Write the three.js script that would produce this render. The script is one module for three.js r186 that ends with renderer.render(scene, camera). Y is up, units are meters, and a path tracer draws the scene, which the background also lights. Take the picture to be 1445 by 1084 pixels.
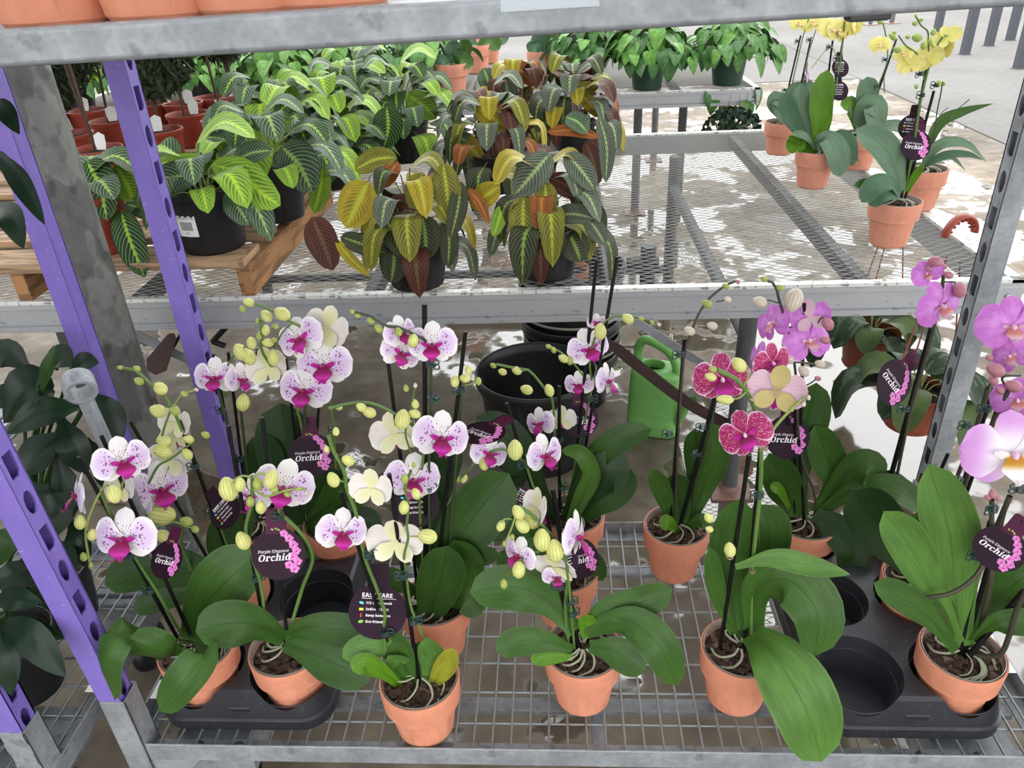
import * as THREE from 'three';
import { RoundedBoxGeometry } from 'three/addons/geometries/RoundedBoxGeometry.js';
import { mergeGeometries, toCreasedNormals } from 'three/addons/utils/BufferGeometryUtils.js';
import { Brush, Evaluator, SUBTRACTION } from 'three-bvh-csg';

// ---------------------------------------------------------------- camera, sky, exposure
const scene = new THREE.Scene();
const F_PX = 1085.2, EYE = new THREE.Vector3(0.7402, 1.4318, 0.7815);
const CX = new THREE.Vector3(0.9979, -0.0445, -0.0467), CY = new THREE.Vector3(0.0153, 0.8667, -0.4985), CZ = new THREE.Vector3(0.0626, 0.4968, 0.8656);
const camera = new THREE.PerspectiveCamera(2 * Math.atan(542 / F_PX) * 180 / Math.PI, 1445 / 1084, 0.05, 200);
camera.position.copy(EYE);
camera.quaternion.setFromRotationMatrix(new THREE.Matrix4().makeBasis(CX, CY, CZ));
camera.updateMatrixWorld();

const renderer = new THREE.WebGLRenderer({ antialias: true });
renderer.toneMapping = THREE.LinearToneMapping;
renderer.toneMappingExposure = 1.2;
renderer.shadowMap.enabled = true;
renderer.shadowMap.type = THREE.PCFSoftShadowMap;

{ // an even overcast sky, a little brighter towards the zenith
  const w = 64, h = 32, d = new Float32Array(w * h * 4);
  for (let j = 0; j < h; j++) for (let i = 0; i < w; i++) {
    const el = ((j + .5) / h - .5) * Math.PI, s = Math.max(0, Math.sin(el));
    const l = el > 0 ? 3.0 + 0.6 * s : 0.8;
    d.set([l * 0.985, l * 1.0, l * 1.015, 1], (j * w + i) * 4);
  }
  const t = new THREE.DataTexture(d, w, h, THREE.RGBAFormat, THREE.FloatType);
  t.mapping = THREE.EquirectangularReflectionMapping; t.magFilter = t.minFilter = THREE.LinearFilter; t.colorSpace = THREE.LinearSRGBColorSpace; t.needsUpdate = true;
  scene.background = t; scene.environment = t;
}

// ---------------------------------------------------------------- helpers
const V = (x, y, z) => new THREE.Vector3(x, y, z);
let seed = 7;
const rnd = () => { seed = (seed * 1664525 + 1013904223) >>> 0; return seed / 4294967296; };
const rr = (a, b) => a + (b - a) * rnd();
const ray = (px, py) => V((px - 722.5) / F_PX, -(py - 542) / F_PX, -1).applyQuaternion(camera.quaternion);
const at = (px, py, z) => { const d = ray(px, py); return EYE.clone().addScaledVector(d, (z - EYE.z) / d.z); };
const atY = (px, py, y) => { const d = ray(px, py); return EYE.clone().addScaledVector(d, (y - EYE.y) / d.y); };
const depthOf = p => p.clone().sub(EYE).dot(CZ) * -1;
const used = {};
const numbered = n => { const k = used[n] = (used[n] ?? -1) + 1; return k ? n + '_' + String(k).padStart(3, '0') : n; };
function mesh(name, geo, mat, parent) {
  const m = new THREE.Mesh(geo, mat); m.name = name; m.castShadow = m.receiveShadow = true;
  (parent ?? scene).add(m); if (!parent) m.name = numbered(name); return m;
}
function thing(name, label, category, pos = [0, 0, 0], turn = 0, group) {
  const o = new THREE.Group(); o.name = numbered(name); scene.add(o);
  if (pos.isVector3) o.position.copy(pos); else o.position.set(...pos);
  o.rotation.y = turn; o.userData = { label, category }; if (group) o.userData.group = group; return o;
}
function struct(name, geo, mat, label, category = 'structure') {
  const m = mesh(name, geo, mat); m.name = name; m.userData = { kind: 'structure', label, category }; return m;
}
const G = geos => { const l = geos.map(g => { g = g.index ? g.toNonIndexed() : g; for (const k of Object.keys(g.attributes)) if (!['position', 'normal', 'uv'].includes(k)) g.deleteAttribute(k); return g; }); return mergeGeometries(l); };
const boxUV = (g, k = 3) => { const p = g.attributes.position, n = g.attributes.normal, u = g.attributes.uv; for (let i = 0; i < p.count; i++) { const ax = Math.abs(n.getX(i)), ay = Math.abs(n.getY(i)), az = Math.abs(n.getZ(i)); if (ax >= ay && ax >= az) u.setXY(i, p.getZ(i) * k, p.getY(i) * k); else if (ay >= az) u.setXY(i, p.getX(i) * k, p.getZ(i) * k); else u.setXY(i, p.getX(i) * k, p.getY(i) * k); } return g; };
const box = (x0, y0, z0, x1, y1, z1) => boxUV(new THREE.BoxGeometry(x1 - x0, y1 - y0, z1 - z0).translate((x0 + x1) / 2, (y0 + y1) / 2, (z0 + z1) / 2));
const rbox = (x0, y0, z0, x1, y1, z1, r = .003, s = 2) => boxUV(new RoundedBoxGeometry(x1 - x0, y1 - y0, z1 - z0, s, r).translate((x0 + x1) / 2, (y0 + y1) / 2, (z0 + z1) / 2));
const cyl = (a, b, r0, r1 = r0, seg = 10, open = false) => {
  const d = b.clone().sub(a), g = new THREE.CylinderGeometry(r1, r0, d.length(), seg, 1, open);
  g.applyQuaternion(new THREE.Quaternion().setFromUnitVectors(V(0, 1, 0), d.clone().normalize()));
  return g.translate((a.x + b.x) / 2, (a.y + b.y) / 2, (a.z + b.z) / 2);
};
const tube = (pts, r, n = 0, seg = 7) => new THREE.TubeGeometry(new THREE.CatmullRomCurve3(pts, false, 'centripetal'), n || Math.max(6, pts.length * 4), r, seg);
const lathe = (pts, seg = 40) => new THREE.LatheGeometry(pts.map(p => new THREE.Vector2(p[0], p[1])), seg);
const clamp = (x, a = 0, b = 1) => Math.min(b, Math.max(a, x));
const sm = (a, b, x) => { const t = clamp((x - a) / (b - a)); return t * t * (3 - 2 * t); };
const mix3 = (a, b, t) => [a[0] + (b[0] - a[0]) * t, a[1] + (b[1] - a[1]) * t, a[2] + (b[2] - a[2]) * t];

// tileable value noise
function makeNoise(sd) {
  const P = new Float32Array(4096); let s = sd * 7919 + 13; for (let i = 0; i < 4096; i++) { s = (s * 1664525 + 1013904223) >>> 0; P[i] = s / 4294967296; }
  const v = (x, y, p) => P[(((y % p + p) % p) * 57 + ((x % p + p) % p) * 131 + 17) & 4095];
  const n = (x, y, p) => { const xi = Math.floor(x), yi = Math.floor(y), a = sm(0, 1, x - xi), b = sm(0, 1, y - yi); return (v(xi, yi, p) * (1 - a) + v(xi + 1, yi, p) * a) * (1 - b) + (v(xi, yi + 1, p) * (1 - a) + v(xi + 1, yi + 1, p) * a) * b; };
  return (x, y, per, oct = 4) => { let t = 0, a = .5, q = 0, f = per; for (let o = 0; o < oct; o++) { t += a * n(x * f, y * f, f); q += a; a *= .5; f *= 2; } return t / q; };
}
const N1 = makeNoise(1), N2 = makeNoise(2), N3 = makeNoise(3);
function tex(w, h, fn, srgb = true, rep) {
  const d = new Uint8Array(w * h * 4);
  for (let j = 0; j < h; j++) for (let i = 0; i < w; i++) { const c = fn((i + .5) / w, (j + .5) / h); const k = (j * w + i) * 4; d[k] = clamp(c[0], 0, 255); d[k + 1] = clamp(c[1], 0, 255); d[k + 2] = clamp(c[2], 0, 255); d[k + 3] = 255; }
  const t = new THREE.DataTexture(d, w, h); t.magFilter = THREE.LinearFilter; t.minFilter = THREE.LinearMipmapLinearFilter; t.generateMipmaps = true;
  t.wrapS = t.wrapT = THREE.RepeatWrapping; if (srgb) t.colorSpace = THREE.SRGBColorSpace; if (rep) t.repeat.set(...rep); t.needsUpdate = true; return t;
}
const std = o => new THREE.MeshStandardMaterial({ side: THREE.DoubleSide, ...o });
const phys = o => new THREE.MeshPhysicalMaterial({ side: THREE.DoubleSide, ...o });

// ---------------------------------------------------------------- materials
const M = {};
{
  const galv = tex(256, 256, (x, y) => { const a = N1(x, y, 5, 3), b = N2(x, y, 24, 3), s = N3(x, y, 60, 2); const g = 132 + 36 * (Math.round(a * 7) / 7) + 24 * (b - .5) + 18 * (s - .5) - 20 * sm(.7, .76, N2(x, y, 14, 4)); return [g * .975, g, g * 1.03]; });
  const galvR = tex(128, 128, (x, y) => { const a = 95 + 90 * N2(x, y, 8, 4); return [a, a, a]; }, false);
  M.galv = std({ map: galv, roughnessMap: galvR, roughness: 1, metalness: .35 });
  M.wire = std({ color: 0x94999b, roughness: .42, metalness: .6 });
  M.pipe = std({ map: tex(256, 256, (x, y) => { const a = N1(x, y, 4, 3), b = N2(x, y, 20, 3); const g = 92 + 22 * sm(.48, .54, a) + 26 * (b - .5) - 16 * sm(.6, .75, N3(x, y, 12, 3)); return [g, g * .995, g * .96]; }, true, [1.5, 9]), roughness: .62, metalness: .2 });
  M.purple = std({ map: tex(256, 256, (x, y) => { const b = N2(x, y, 10, 4), s = sm(.86, .9, N3(x, y, 40, 2)); return mix3([124 + 14 * (b - .5), 104 + 12 * (b - .5), 184 + 12 * (b - .5)], [180, 172, 208], s * .6); }), roughness: .42, metalness: 0 });
  M.alu = std({ map: tex(128, 128, (x, y) => { const g = 178 + 12 * (N1(x, y, 6, 4) - .5) - 34 * sm(.78, .82, N2(x, y, 26, 3)); return [g * .99, g, g * 1.015]; }), roughness: .45, metalness: .35 });
  M.aluLip = std({ map: tex(128, 128, (x, y) => { const s = sm(.66, .72, N2(x, y, 40, 2)); const g = 226 - 90 * s; return [g, g, g * .985]; }), roughness: .4, metalness: .2 });
  M.mesh = std({ color: 0xc4c5c3, roughness: .42, metalness: .4 });
  M.legDark = std({ map: tex(128, 128, (x, y) => { const g = 92 + 30 * (N2(x, y, 14, 3) - .5); return [g, g, g]; }), roughness: .55, metalness: .35 });
  M.rust = std({ map: tex(128, 128, (x, y) => mix3([104, 72, 62], [140, 110, 98], N2(x, y, 12, 4))), roughness: .5 });
  M.steel = std({ color: 0x8f9496, roughness: .3, metalness: .8 });
  M.black = std({ color: 0x16171a, roughness: .38 });
  M.blackRod = phys({ color: 0x0d0d0d, roughness: .5, specularIntensity: .5 });
  M.tray = std({ map: tex(128, 128, (x, y) => { const s = sm(.76, .8, N3(x, y, 60, 2)); const g = 40 + 8 * (N1(x, y, 10, 3) - .5) + 22 * s; return [g, g * 1.02, g * 1.16]; }), roughness: .36 });
  const terra = (r, g, b, k) => tex(256, 256, (x, y) => { const a = N1(x, y, 6, 4) - .5, f = N2(x, y, 48, 2) - .5, sp = sm(.78, .82, N3(x, y, 70, 1)); const q = 1 + k * a + .05 * f; return mix3([r * q, g * q, b * q], [r * 1.1, g * 1.15, b * 1.2], sm(.58, .72, N3(x, y, 5, 4)) * .35 - sp * .25); });
  M.terra = std({ map: terra(209, 136, 106, .12), roughness: .82, bumpMap: tex(128, 128, (x, y) => { const g = 255 * N2(x, y, 32, 3); return [g, g, g]; }, false), bumpScale: .0006 });
  M.terraPale = std({ map: terra(203, 136, 112, .12), roughness: .85 });
  M.redPot = std({ map: tex(128, 128, (x, y) => { const a = N1(x, y, 8, 3) - .5; return [138 + 22 * a, 54 + 16 * a, 38 + 14 * a]; }), roughness: .42 });
  M.bronzePot = std({ color: 0x8d4630, roughness: .48 });
  M.blackPot = std({ map: tex(128, 128, (x, y) => { const s = sm(.74, .8, N3(x, y, 50, 2)); const g = 24 + 8 * N1(x, y, 10, 3) + 26 * s; return [g, g, g * 1.06]; }), roughness: .4 });
  M.greenPot = std({ color: 0x24402f, roughness: .45 });
  M.can = std({ map: tex(128, 128, (x, y) => { const a = N1(x, y, 8, 3) - .5; return [116 + 12 * a, 174 + 16 * a, 92 + 10 * a]; }), roughness: .36 });
  M.strap = std({ color: 0x4c3a38, roughness: .6 });
  const bark = tex(256, 256, (x, y) => { const a = N1(x, y, 14, 3), b = N2(x, y, 30, 2); return mix3([46, 30, 24], mix3([104, 72, 56], [138, 120, 104], b), sm(.42, .72, a)); });
  M.bark = std({ map: bark, roughness: .9, bumpMap: bark, bumpScale: .006 });
  M.chip = std({ map: bark, color: 0xd8c6b8, roughness: .9 });
  M.soil = std({ map: tex(128, 128, (x, y) => mix3([30, 25, 21], [84, 72, 60], sm(.5, .8, N2(x, y, 22, 3)))), roughness: .95 });
  M.root = std({ color: 0x9d9c86, roughness: .75 });
  M.liner = phys({ color: 0xcfd2cd, roughness: .25, transmission: .7, thickness: 0 });
  const wood = tex(256, 256, (x, y) => { const g = N1(x * .12, y, 22, 4), k = N2(x, y, 4, 3); const q = 1 - .25 * sm(.45, .65, g) + .2 * (k - .5); return [184 * q, 150 * q, 116 * q]; });
  M.wood = std({ map: wood, roughness: .8 }); M.woodWarm = std({ map: wood, color: 0xecd4b4, roughness: .8 });
  M.clip = phys({ color: 0x2c4a44, roughness: .2, transmission: .25, thickness: 0 });
  M.twist = std({ color: 0xa88a78, roughness: .6 });
  M.paper = std({ color: 0xf0f0ee, roughness: .6 });
  M.hanger = std({ color: 0x9a4a3c, roughness: .5 });
}
// ---------------------------------------------------------------- ground
{
  const fine = (x, y) => N2(x, y, 150, 3), blob = (x, z, cx, cz, rx, rz) => Math.exp(-(((x - cx) / rx) ** 2 + ((z - cz) / rz) ** 2));
  // where the puddles lie on the concrete (metres), with ragged shores
  const mask = new Float32Array(1024 * 1024);
  for (let j = 0; j < 1024; j++) for (let i = 0; i < 1024; i++) {
    const u = (i + .5) / 1024, v = (j + .5) / 1024, x = u * 8 - 4, z = v * 8 - 8;
    const n = N1(u, v, 22, 5) * .55 + N3(u, v, 64, 4) * .3 + N2(u, v, 180, 2) * .15, crack = sm(.03, .0, Math.abs(N2(u, v, 14, 3) - .5));
    const b = -.075 + .22 * blob(x, z, 1.5, -1.5, .5, 1.0) + .13 * blob(x, z, .3, -1.0, .45, .4) + .16 * blob(x, z, .95, -2.5, .8, .6) + .08 * blob(x, z, 1.0, -.45, .5, .25) + .1 * blob(x, z, 3, -3, .6, 1) - .12 * blob(x, z, .95, -1.15, .25, .4) + .12 * blob(x, z, 2.2, -6, 1.5, 1.5);
    mask[j * 1024 + i] = sm(.5, .525, n + b - .06 * crack);
  }
  const at8 = (u, v) => mask[Math.min(1023, Math.floor(v * 1024)) * 1024 + Math.min(1023, Math.floor(u * 1024))];
  const colour = tex(1024, 1024, (u, v) => { const w = at8(u, v), f = fine(u, v) - .5, b = N2(u, v, 12, 5) - .5, d = N1(u, v, 9, 4) - .5; return mix3([112 + 44 * f + 54 * b + 30 * d, 102 + 42 * f + 50 * b + 28 * d, 89 + 40 * f + 46 * b + 26 * d], [88 + 18 * f + 34 * b, 79 + 16 * f + 32 * b, 67 + 16 * f + 30 * b], w); });
  const rough = tex(1024, 1024, (u, v) => { const w = at8(u, v), f = fine(u, v); const g = 150 - 50 * sm(.5, .7, N3(u, v, 40, 3)) - 130 * w; return [g, g, g]; }, false);
  const bump = tex(1024, 1024, (u, v) => { const w = at8(u, v); const g = 128 + (1 - w) * 120 * (fine(u, v) - .5) + w * 16 * (N3(u, v, 90, 3) - .5); return [g, g, g]; }, false);
  const spec = tex(1024, 1024, (u, v) => [255, 255, 255], false); { const d = spec.image.data; for (let k = 0; k < mask.length; k++) d[k * 4 + 3] = 14 + 241 * mask[k]; }
  for (const t of [colour, rough, bump, spec]) { t.repeat.set(1 / 8, 1 / 8); t.offset.set(.5, 0); }
  const floorMat = phys({ map: colour, roughnessMap: rough, roughness: 1, bumpMap: bump, bumpScale: .0035, ior: 2.2, specularIntensityMap: spec, specularIntensity: 1 });
  const yardMap = tex(512, 512, (x, y) => { const f = N2(x, y, 90, 3) - .5, b = N1(x, y, 5, 5) - .5; return [104 + 14 * f + 22 * b, 102 + 14 * f + 22 * b, 99 + 14 * f + 22 * b]; }); yardMap.repeat.set(1 / 4, 1 / 4);
  const yardMat = std({ map: yardMap, roughness: .92 });
  const slab = (x0, z0, x1, z1, y) => { const g = box(x0, y - .12, z0, x1, y, z1), p = g.attributes.position, u = g.attributes.uv; for (let i = 0; i < p.count; i++) u.setXY(i, p.getX(i), p.getZ(i)); return g; };
  struct('floor', slab(-9, -8.2, 4.0, 5, 0), floorMat, 'wet brown-grey concrete floor with puddles under the benches', 'floor');
  struct('yard_slab', slab(4.012, -30, 16, 5, .004), yardMat, 'pale dry concrete slab beyond the wet floor', 'ground');
  struct('far_floor_sheen', slab(-9, -30, 4.0, -8.212, .004), yardMat, 'far wet floor behind the benches, pale sky reflection put into its colour', 'ground');  // matte slab; the wet floor's grazing sky reflection is in its colour
}
// ---------------------------------------------------------------- greenhouse roof overhead (out of frame), open towards the yard
{
  const roof = new THREE.Group(); roof.name = 'roof'; scene.add(roof); roof.userData = { kind: 'structure', label: 'translucent greenhouse roof panels on steel beams', category: 'roof' };
  const panel = phys({ color: 0xf2f4f4, roughness: 1, transmission: .58, thickness: 0 });
  const g = box(-.98, 0, -.73, .98, .01, .73);
  for (let i = -3; i < 4; i++) for (let j = 0; j < 5; j++) { const p = mesh('roof_panel', g, panel, roof); p.position.set(.8 + i * 2, 3.3, -2.2 + j * 1.5); }
  for (let j = 0; j < 6; j++) mesh('roof_beam', box(-6.2, 3.2, -3.0 + j * 1.5, 7.8, 3.29, -2.95 + j * 1.5), M.galv, roof);
}
struct('added_wall_left', box(-6.5, 0, -3.2, -6.35, 3.3, 6), std({ color: 0x6d7068, roughness: .9 }), 'added unseen side wall that keeps light off the left', 'wall');  // added out of view to cut the side light
// ---------------------------------------------------------------- trolleys
const Y0 = .30, W = 1.523, D = .565, PW = .036;
function slottedPost(name, mat, h, slotSide, parent, x, y, z, lean = 0) {
  const g = new THREE.Group(); g.name = name; g.position.set(x, y, z); g.rotation.z = lean; parent.add(g);
  const t = .003, w = PW;
  const s = new THREE.Shape([new THREE.Vector2(0, 0), new THREE.Vector2(w, 0), new THREE.Vector2(w, h), new THREE.Vector2(0, h)]);
  let k = 0;
  for (let yy = .03; yy < h - .05; yy += .0625, k++) {
    const hole = new THREE.Path(), a = w * .5 - .0095, b = w * .5 + .0095, l = .039;
    if (k % 2) { hole.absellipse((a + b) / 2, yy + l / 2, .0098, l / 2, 0, Math.PI * 2, true); }
    else { hole.moveTo(a, yy); hole.lineTo(a, yy + l); hole.lineTo(b, yy + l); hole.lineTo(b, yy + .006); hole.lineTo(b - .005, yy); hole.lineTo(a, yy); }
    s.holes.push(hole);
  }
  const face = new THREE.ExtrudeGeometry(s, { depth: t, bevelEnabled: false, curveSegments: 5 });
  face.rotateY(Math.PI / 2); // now spans z from 0 to -w, x from 0 to t
  face.translate(slotSide > 0 ? w - t : 0, 0, 0);
  const uvs = face.attributes.uv; for (let i = 0; i < uvs.count; i++) uvs.setXY(i, uvs.getX(i) * 4, uvs.getY(i) * 4);
  mesh('slotted_face', face, mat, g);
  const solid = slotSide > 0 ? rbox(0, 0, -w, t, h, 0, .001, 1) : rbox(w - t, 0, -w, w, h, 0, .001, 1);
  const fr = rbox(0, 0, -t, w, h, 0.001, .001, 1), bk = box(0, 0, -w, w, h, -w + t);
  mesh('channel', G([solid, fr, bk]), mat, g);
  return g;
}
function wireShelf(parent, w, d, y, opts = {}) {
  // beams: upright flange and inward flange; origin at the front corner on the left, going to +x and -z
  const H = .04, T = .004, FL = .032;
  const L = (a) => G(a);
  mesh('front_beam', L([rbox(0, y - H, -T, w, y, 0, .0015, 1), box(0, y - H + .008, -FL, w, y - H + .012, -T)]), M.galv, parent);
  mesh('rear_beam', L([rbox(0, y - H, -d, w, y, -d + T, .0015, 1), box(0, y - H + .008, -d + T, w, y - H + .012, -d + FL)]), M.galv, parent);
  mesh('side_beam', L([rbox(0, y - H, -d, T, y, 0, .0015, 1), box(T, y - H + .009, -d, FL, y - H + .013, 0)]), M.galv, parent);
  mesh('side_beam', L([rbox(w - T, y - H, -d, w, y, 0, .0015, 1), box(w - FL, y - H + .009, -d, w - T, y - H + .013, 0)]), M.galv, parent);
  const yw = y - .0115;
  if (opts.deck) return;
  const gz = cyl(V(0, 0, -.006), V(0, 0, -d + .006), .0021, .0021, 6), gx = cyl(V(.006, 0, 0), V(w - .006, 0, 0), .0021, .0021, 6);
  for (let x = .026; x < w - .01; x += .0312) mesh('shelf_wire', gz, M.wire, parent).position.set(x, yw, 0);
  for (let k = 0, z = .06; z < d - .02; z += .0628, k++) mesh('cross_wire', gx, M.wire, parent).position.set(0, yw - .0042, -z);
  mesh('support_bar', rbox(FL, y - H - .002, -.126, w - FL, y - H + .008, -.098, .001, 1), M.galv, parent);
  mesh('support_bar', rbox(FL, y - H - .004, -.462, w - FL, y - H + .008, -.432, .004, 2), M.galv, parent);
  mesh('tie_bar', rbox(w * .515, y - H - .012, -.43, w * .515 + .022, y - H - .002, -.03, .001, 1), M.galv, parent);
}
function socket(parent, x, y, z, top = .11) {
  const e = .0035, w = PW + e, g = [];
  g.push(rbox(x - e, y - .14, z - PW - e, x, y + top, z + e, .001, 1), rbox(x + PW, y - .14, z - PW - e, x + PW + e, y + top, z + e, .001, 1), rbox(x - e, y - .14, z, x + PW + e, y + top, z + e, .001, 1), rbox(x - e, y - .14, z - PW - e, x + PW + e, y + top, z - PW, .001, 1));
  mesh('corner_socket', G(g), M.galv, parent);
}
function wheel(parent, x, z) {
  const g = new THREE.TorusGeometry(.042, .018, 10, 24).rotateY(Math.PI / 2).translate(x, .06, z);
  const w = mesh('caster_wheel', G([g, new THREE.CylinderGeometry(.04, .04, .03, 20).rotateZ(Math.PI / 2).translate(x, .06, z)]), M.black, parent);
  mesh('fork', G([rbox(x - .026, .055, z - .014, x - .021, .15, z + .014, .001, 1), rbox(x + .021, .055, z - .014, x + .026, .15, z + .014, .001, 1), rbox(x - .03, .145, z - .03, x + .03, .17, z + .03, .002, 1)]), M.galv, w);
}
const cart = thing('plant_trolley', 'galvanised wheeled plant trolley with purple slotted posts and a wire mesh shelf', 'trolley');
wireShelf(cart, W, D, Y0);
socket(cart, .0, Y0, .0); socket(cart, 0, Y0, -D + PW); socket(cart, W - PW, Y0, -D + PW); socket(cart, W - PW, Y0, 0);
slottedPost('post', M.purple, 1.45, 1, cart, 0, Y0 + .01, 0, .045);
slottedPost('post', M.purple, 1.45, 1, cart, 0, Y0 + .01, -D + PW, -.006);
slottedPost('post', M.galv, 1.45, -1, cart, W - PW, Y0 + .01, -D + PW, .0);
slottedPost('post', M.galv, 1.45, -1, cart, W - PW, Y0 + .01, 0, 0);
for (const [x, z] of [[.12, -.1], [.12, -.47], [W - .12, -.1], [W - .12, -.47]]) { wheel(cart, x, z); mesh('corner_plate', rbox(x - .06, .17, z - .06, x + .07, .256, z + .06, .002, 1), M.galv, cart); }
for (const x of [.115, .185, 1.31, 1.4]) mesh('bolt', new THREE.SphereGeometry(.011, 14, 8, 0, 6.3, 0, 1.2).scale(1, .6, 1).translate(x, Y0 - .031, -.02), M.steel, cart);
mesh('gusset', new THREE.ExtrudeGeometry(new THREE.Shape([new THREE.Vector2(0, 0), new THREE.Vector2(.09, 0), new THREE.Vector2(0, -.1)]), { depth: .004, bevelEnabled: false }).translate(.035, Y0 - .04, -.006), M.galv, cart);
mesh('sticker', box(.006, Y0 + .0005, -.13, .03, Y0 + .0011, -.09), M.paper, cart).position.y = .0;
mesh('sticker', box(W - .028, Y0 + .0005, -.26, W - .004, Y0 + .0011, -.16), M.paper, cart);
// upper shelf hooked on the posts
const YU = 1.356;
const upper = thing('trolley_shelf', 'galvanised shelf hooked on the trolley posts, carrying a row of terracotta pots', 'shelf', [-.0225, .0118 - .0225, 0]); upper.rotation.z = .0155; upper.position.y = -.0118;
mesh('front_beam', G([rbox(-.25, YU, -.026, W + .05, YU + .034, .0, .006, 3)]), M.galv, upper);
mesh('rear_beam', rbox(.04, YU, -D + .04, W - .04, YU + .04, -D + .06, .004, 2), M.galv, upper);
mesh('side_beam', rbox(-.02, YU, -D + .04, -.004, YU + .04, -.02, .002, 2), M.galv, upper);
mesh('side_beam', rbox(W + .004, YU, -D + .04, W + .02, YU + .04, -.02, .002, 2), M.galv, upper);
{ const dg = box(0, 0, -.06, W - .02, .002, .06); for (let i = 0; i < 4; i++) mesh('deck_slat', dg, M.galv, upper).position.set(.01, YU + .03, -.09 - i * .128); }
mesh('bracket', rbox(1.06, YU - .008, -.05, 1.1, YU + .004, -.03, .004, 2), M.legDark, upper);
mesh('film_sticker', box(.735, YU + .022, 0.0003, .825, YU + .034, .0008), phys({ color: 0xdfe6ea, roughness: .3, transmission: .45, thickness: 0 }), upper);
// neighbouring trolley
const NX = -.10;
const cart2 = thing('plant_trolley', 'second trolley beside the round pipe, holding dark peace lilies', 'trolley', [NX - 1.3, 0, .05]);
wireShelf(cart2, 1.3, D, Y0 - .01);
slottedPost('post', M.purple, 1.45, 1, cart2, 1.3 - PW - .005, Y0 + .0, 0, 0);
slottedPost('post', M.purple, 1.45, -1, cart2, 1.3 - PW - .045, Y0 + .0, -D + PW + .01, 0);
socket(cart2, 1.3 - PW - .005, Y0 - .01, 0); socket(cart2, 1.3 - PW - .045, Y0 - .01, -D + PW + .01, .1);
for (const [x, z] of [[1.18, -.1], [1.18, -.47], [.1, -.1], [.1, -.47]]) { wheel(cart2, x, z); mesh('corner_plate', rbox(x - .06, .17, z - .06, x + .07, .25, z + .06, .002, 1), M.galv, cart2); }
mesh('front_skirt', rbox(.9, .16, -.004, 1.3, .25, .0, .001, 1), M.galv, cart2);
mesh('sticker', box(1.272, Y0 - .0095, -.2, 1.296, Y0 - .0089, -.16), M.paper, cart2);
{ // its upper shelf with a folded wire rim
  const s = thing('trolley_shelf', 'wire-rimmed metal shelf of the second trolley beside its purple post', 'shelf', [NX - 1.3, .71, .02]);
  mesh('deck', rbox(0, -.01, -.5, 1.13, 0, -.05, .002, 1), M.galv, s);
  const rim = [V(.7, .03, -.03), V(1.09, .03, -.03), V(1.14, .03, -.06), V(1.14, .03, -.48)];
  mesh('rim_wire', tube(rim, .004, 30), M.wire, s); mesh('rim_wire', tube(rim.map(p => V(p.x, -.015, p.z)), .004, 30), M.wire, s);
  const zz = []; for (let i = 0; i < 14; i++) zz.push(V(1.14, i % 2 ? .03 : -.015, -.06 - i * .03)); mesh('lattice_wire', G(zz.slice(1).map((p, i) => cyl(zz[i], p, .003, .003, 6))), M.wire, s);
  const hook = [V(1.04, -.015, -.03), V(1.04, .055, -.03), V(1.09, .06, -.03), V(1.11, .0, -.03)]; mesh('rim_hook', tube(hook, .005, 16), M.wire, s);
}
// greenhouse pipe post, tow bar
const gp = mesh('pipe_post', new THREE.CylinderGeometry(.056, .056, 3.3, 36).translate(-.293, 1.65, -.76), M.pipe);
gp.userData = { label: 'thick round galvanised pipe standing behind the trolleys', category: 'post', kind: 'structure' };
{
  const a = at(112, 545, -.2), b = at(225, 790, -.235);
  const t = thing('coupling_bar', 'galvanised bar with a round ring on its end, leaning between the trolleys', 'bar', a);
  const d = b.clone().sub(a), n = d.clone().normalize();
  const ring = lathe([[.0175, -.017], [.0225, -.017], [.0235, -.015], [.0235, .015], [.0225, .017], [.0175, .017], [.0165, .015], [.0165, -.015], [.0175, -.017]], 32);
  const rm = mesh('ring', ring, M.galv, t); rm.quaternion.setFromUnitVectors(V(0, 1, 0), V(.55, -.25, .8).normalize());
  const bar = new RoundedBoxGeometry(.026, d.length() - .02, .01, 2, .004).translate(0, (d.length() + .02) / 2, 0);
  const bm = mesh('bar', bar, M.galv, t); bm.quaternion.setFromRotationMatrix(new THREE.Matrix4().makeBasis(n.clone().cross(V(0, 0, 1)).normalize().multiplyScalar(-1), n, n.clone().cross(V(0, 0, 1)).normalize().multiplyScalar(-1).cross(n)));
}
// ---------------------------------------------------------------- benches with expanded metal tops
function expandedMetal(x0, x1, z0, z1, lwd, swd) { // zigzag strands that meet at bonds
  const rows = Math.floor((z1 - z0) / (swd / 2)), cols = Math.floor((x1 - x0) / (lwd / 2));
  const w = .0013, th = .0014, pos = [], idx = [], nor = [];
  for (let r = 0; r < rows; r++) {
    const zc = z0 + (r + .5) * swd / 2;
    const base = pos.length / 3;
    for (let c = 0; c <= cols; c++) {
      const up = (c + r) % 2 === 0 ? 1 : -1, x = x0 + c * lwd / 2, z = zc + up * (swd / 4 - w * .6);
      pos.push(x, th * (.5 + .5 * up), z - w, x, th * (.5 + .5 * up) + .0008, z + w, x, -th + th * (.5 + .5 * up), z);
      nor.push(0, .8, -.6, 0, .8, .6, 0, -1, 0);
    }
    for (let c = 0; c < cols; c++) { const a = base + c * 3, b = a + 3; for (const [p, q] of [[0, 1], [1, 2], [2, 0]]) idx.push(a + p, a + q, b + q, a + p, b + q, b + p); }
  }
  const g = new THREE.BufferGeometry(); g.setAttribute('position', new THREE.Float32BufferAttribute(pos, 3)); g.setAttribute('normal', new THREE.Float32BufferAttribute(nor, 3)); g.setAttribute('uv', new THREE.Float32BufferAttribute(new Float32Array(pos.length / 3 * 2), 2)); g.setIndex(idx); return g;
}
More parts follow.
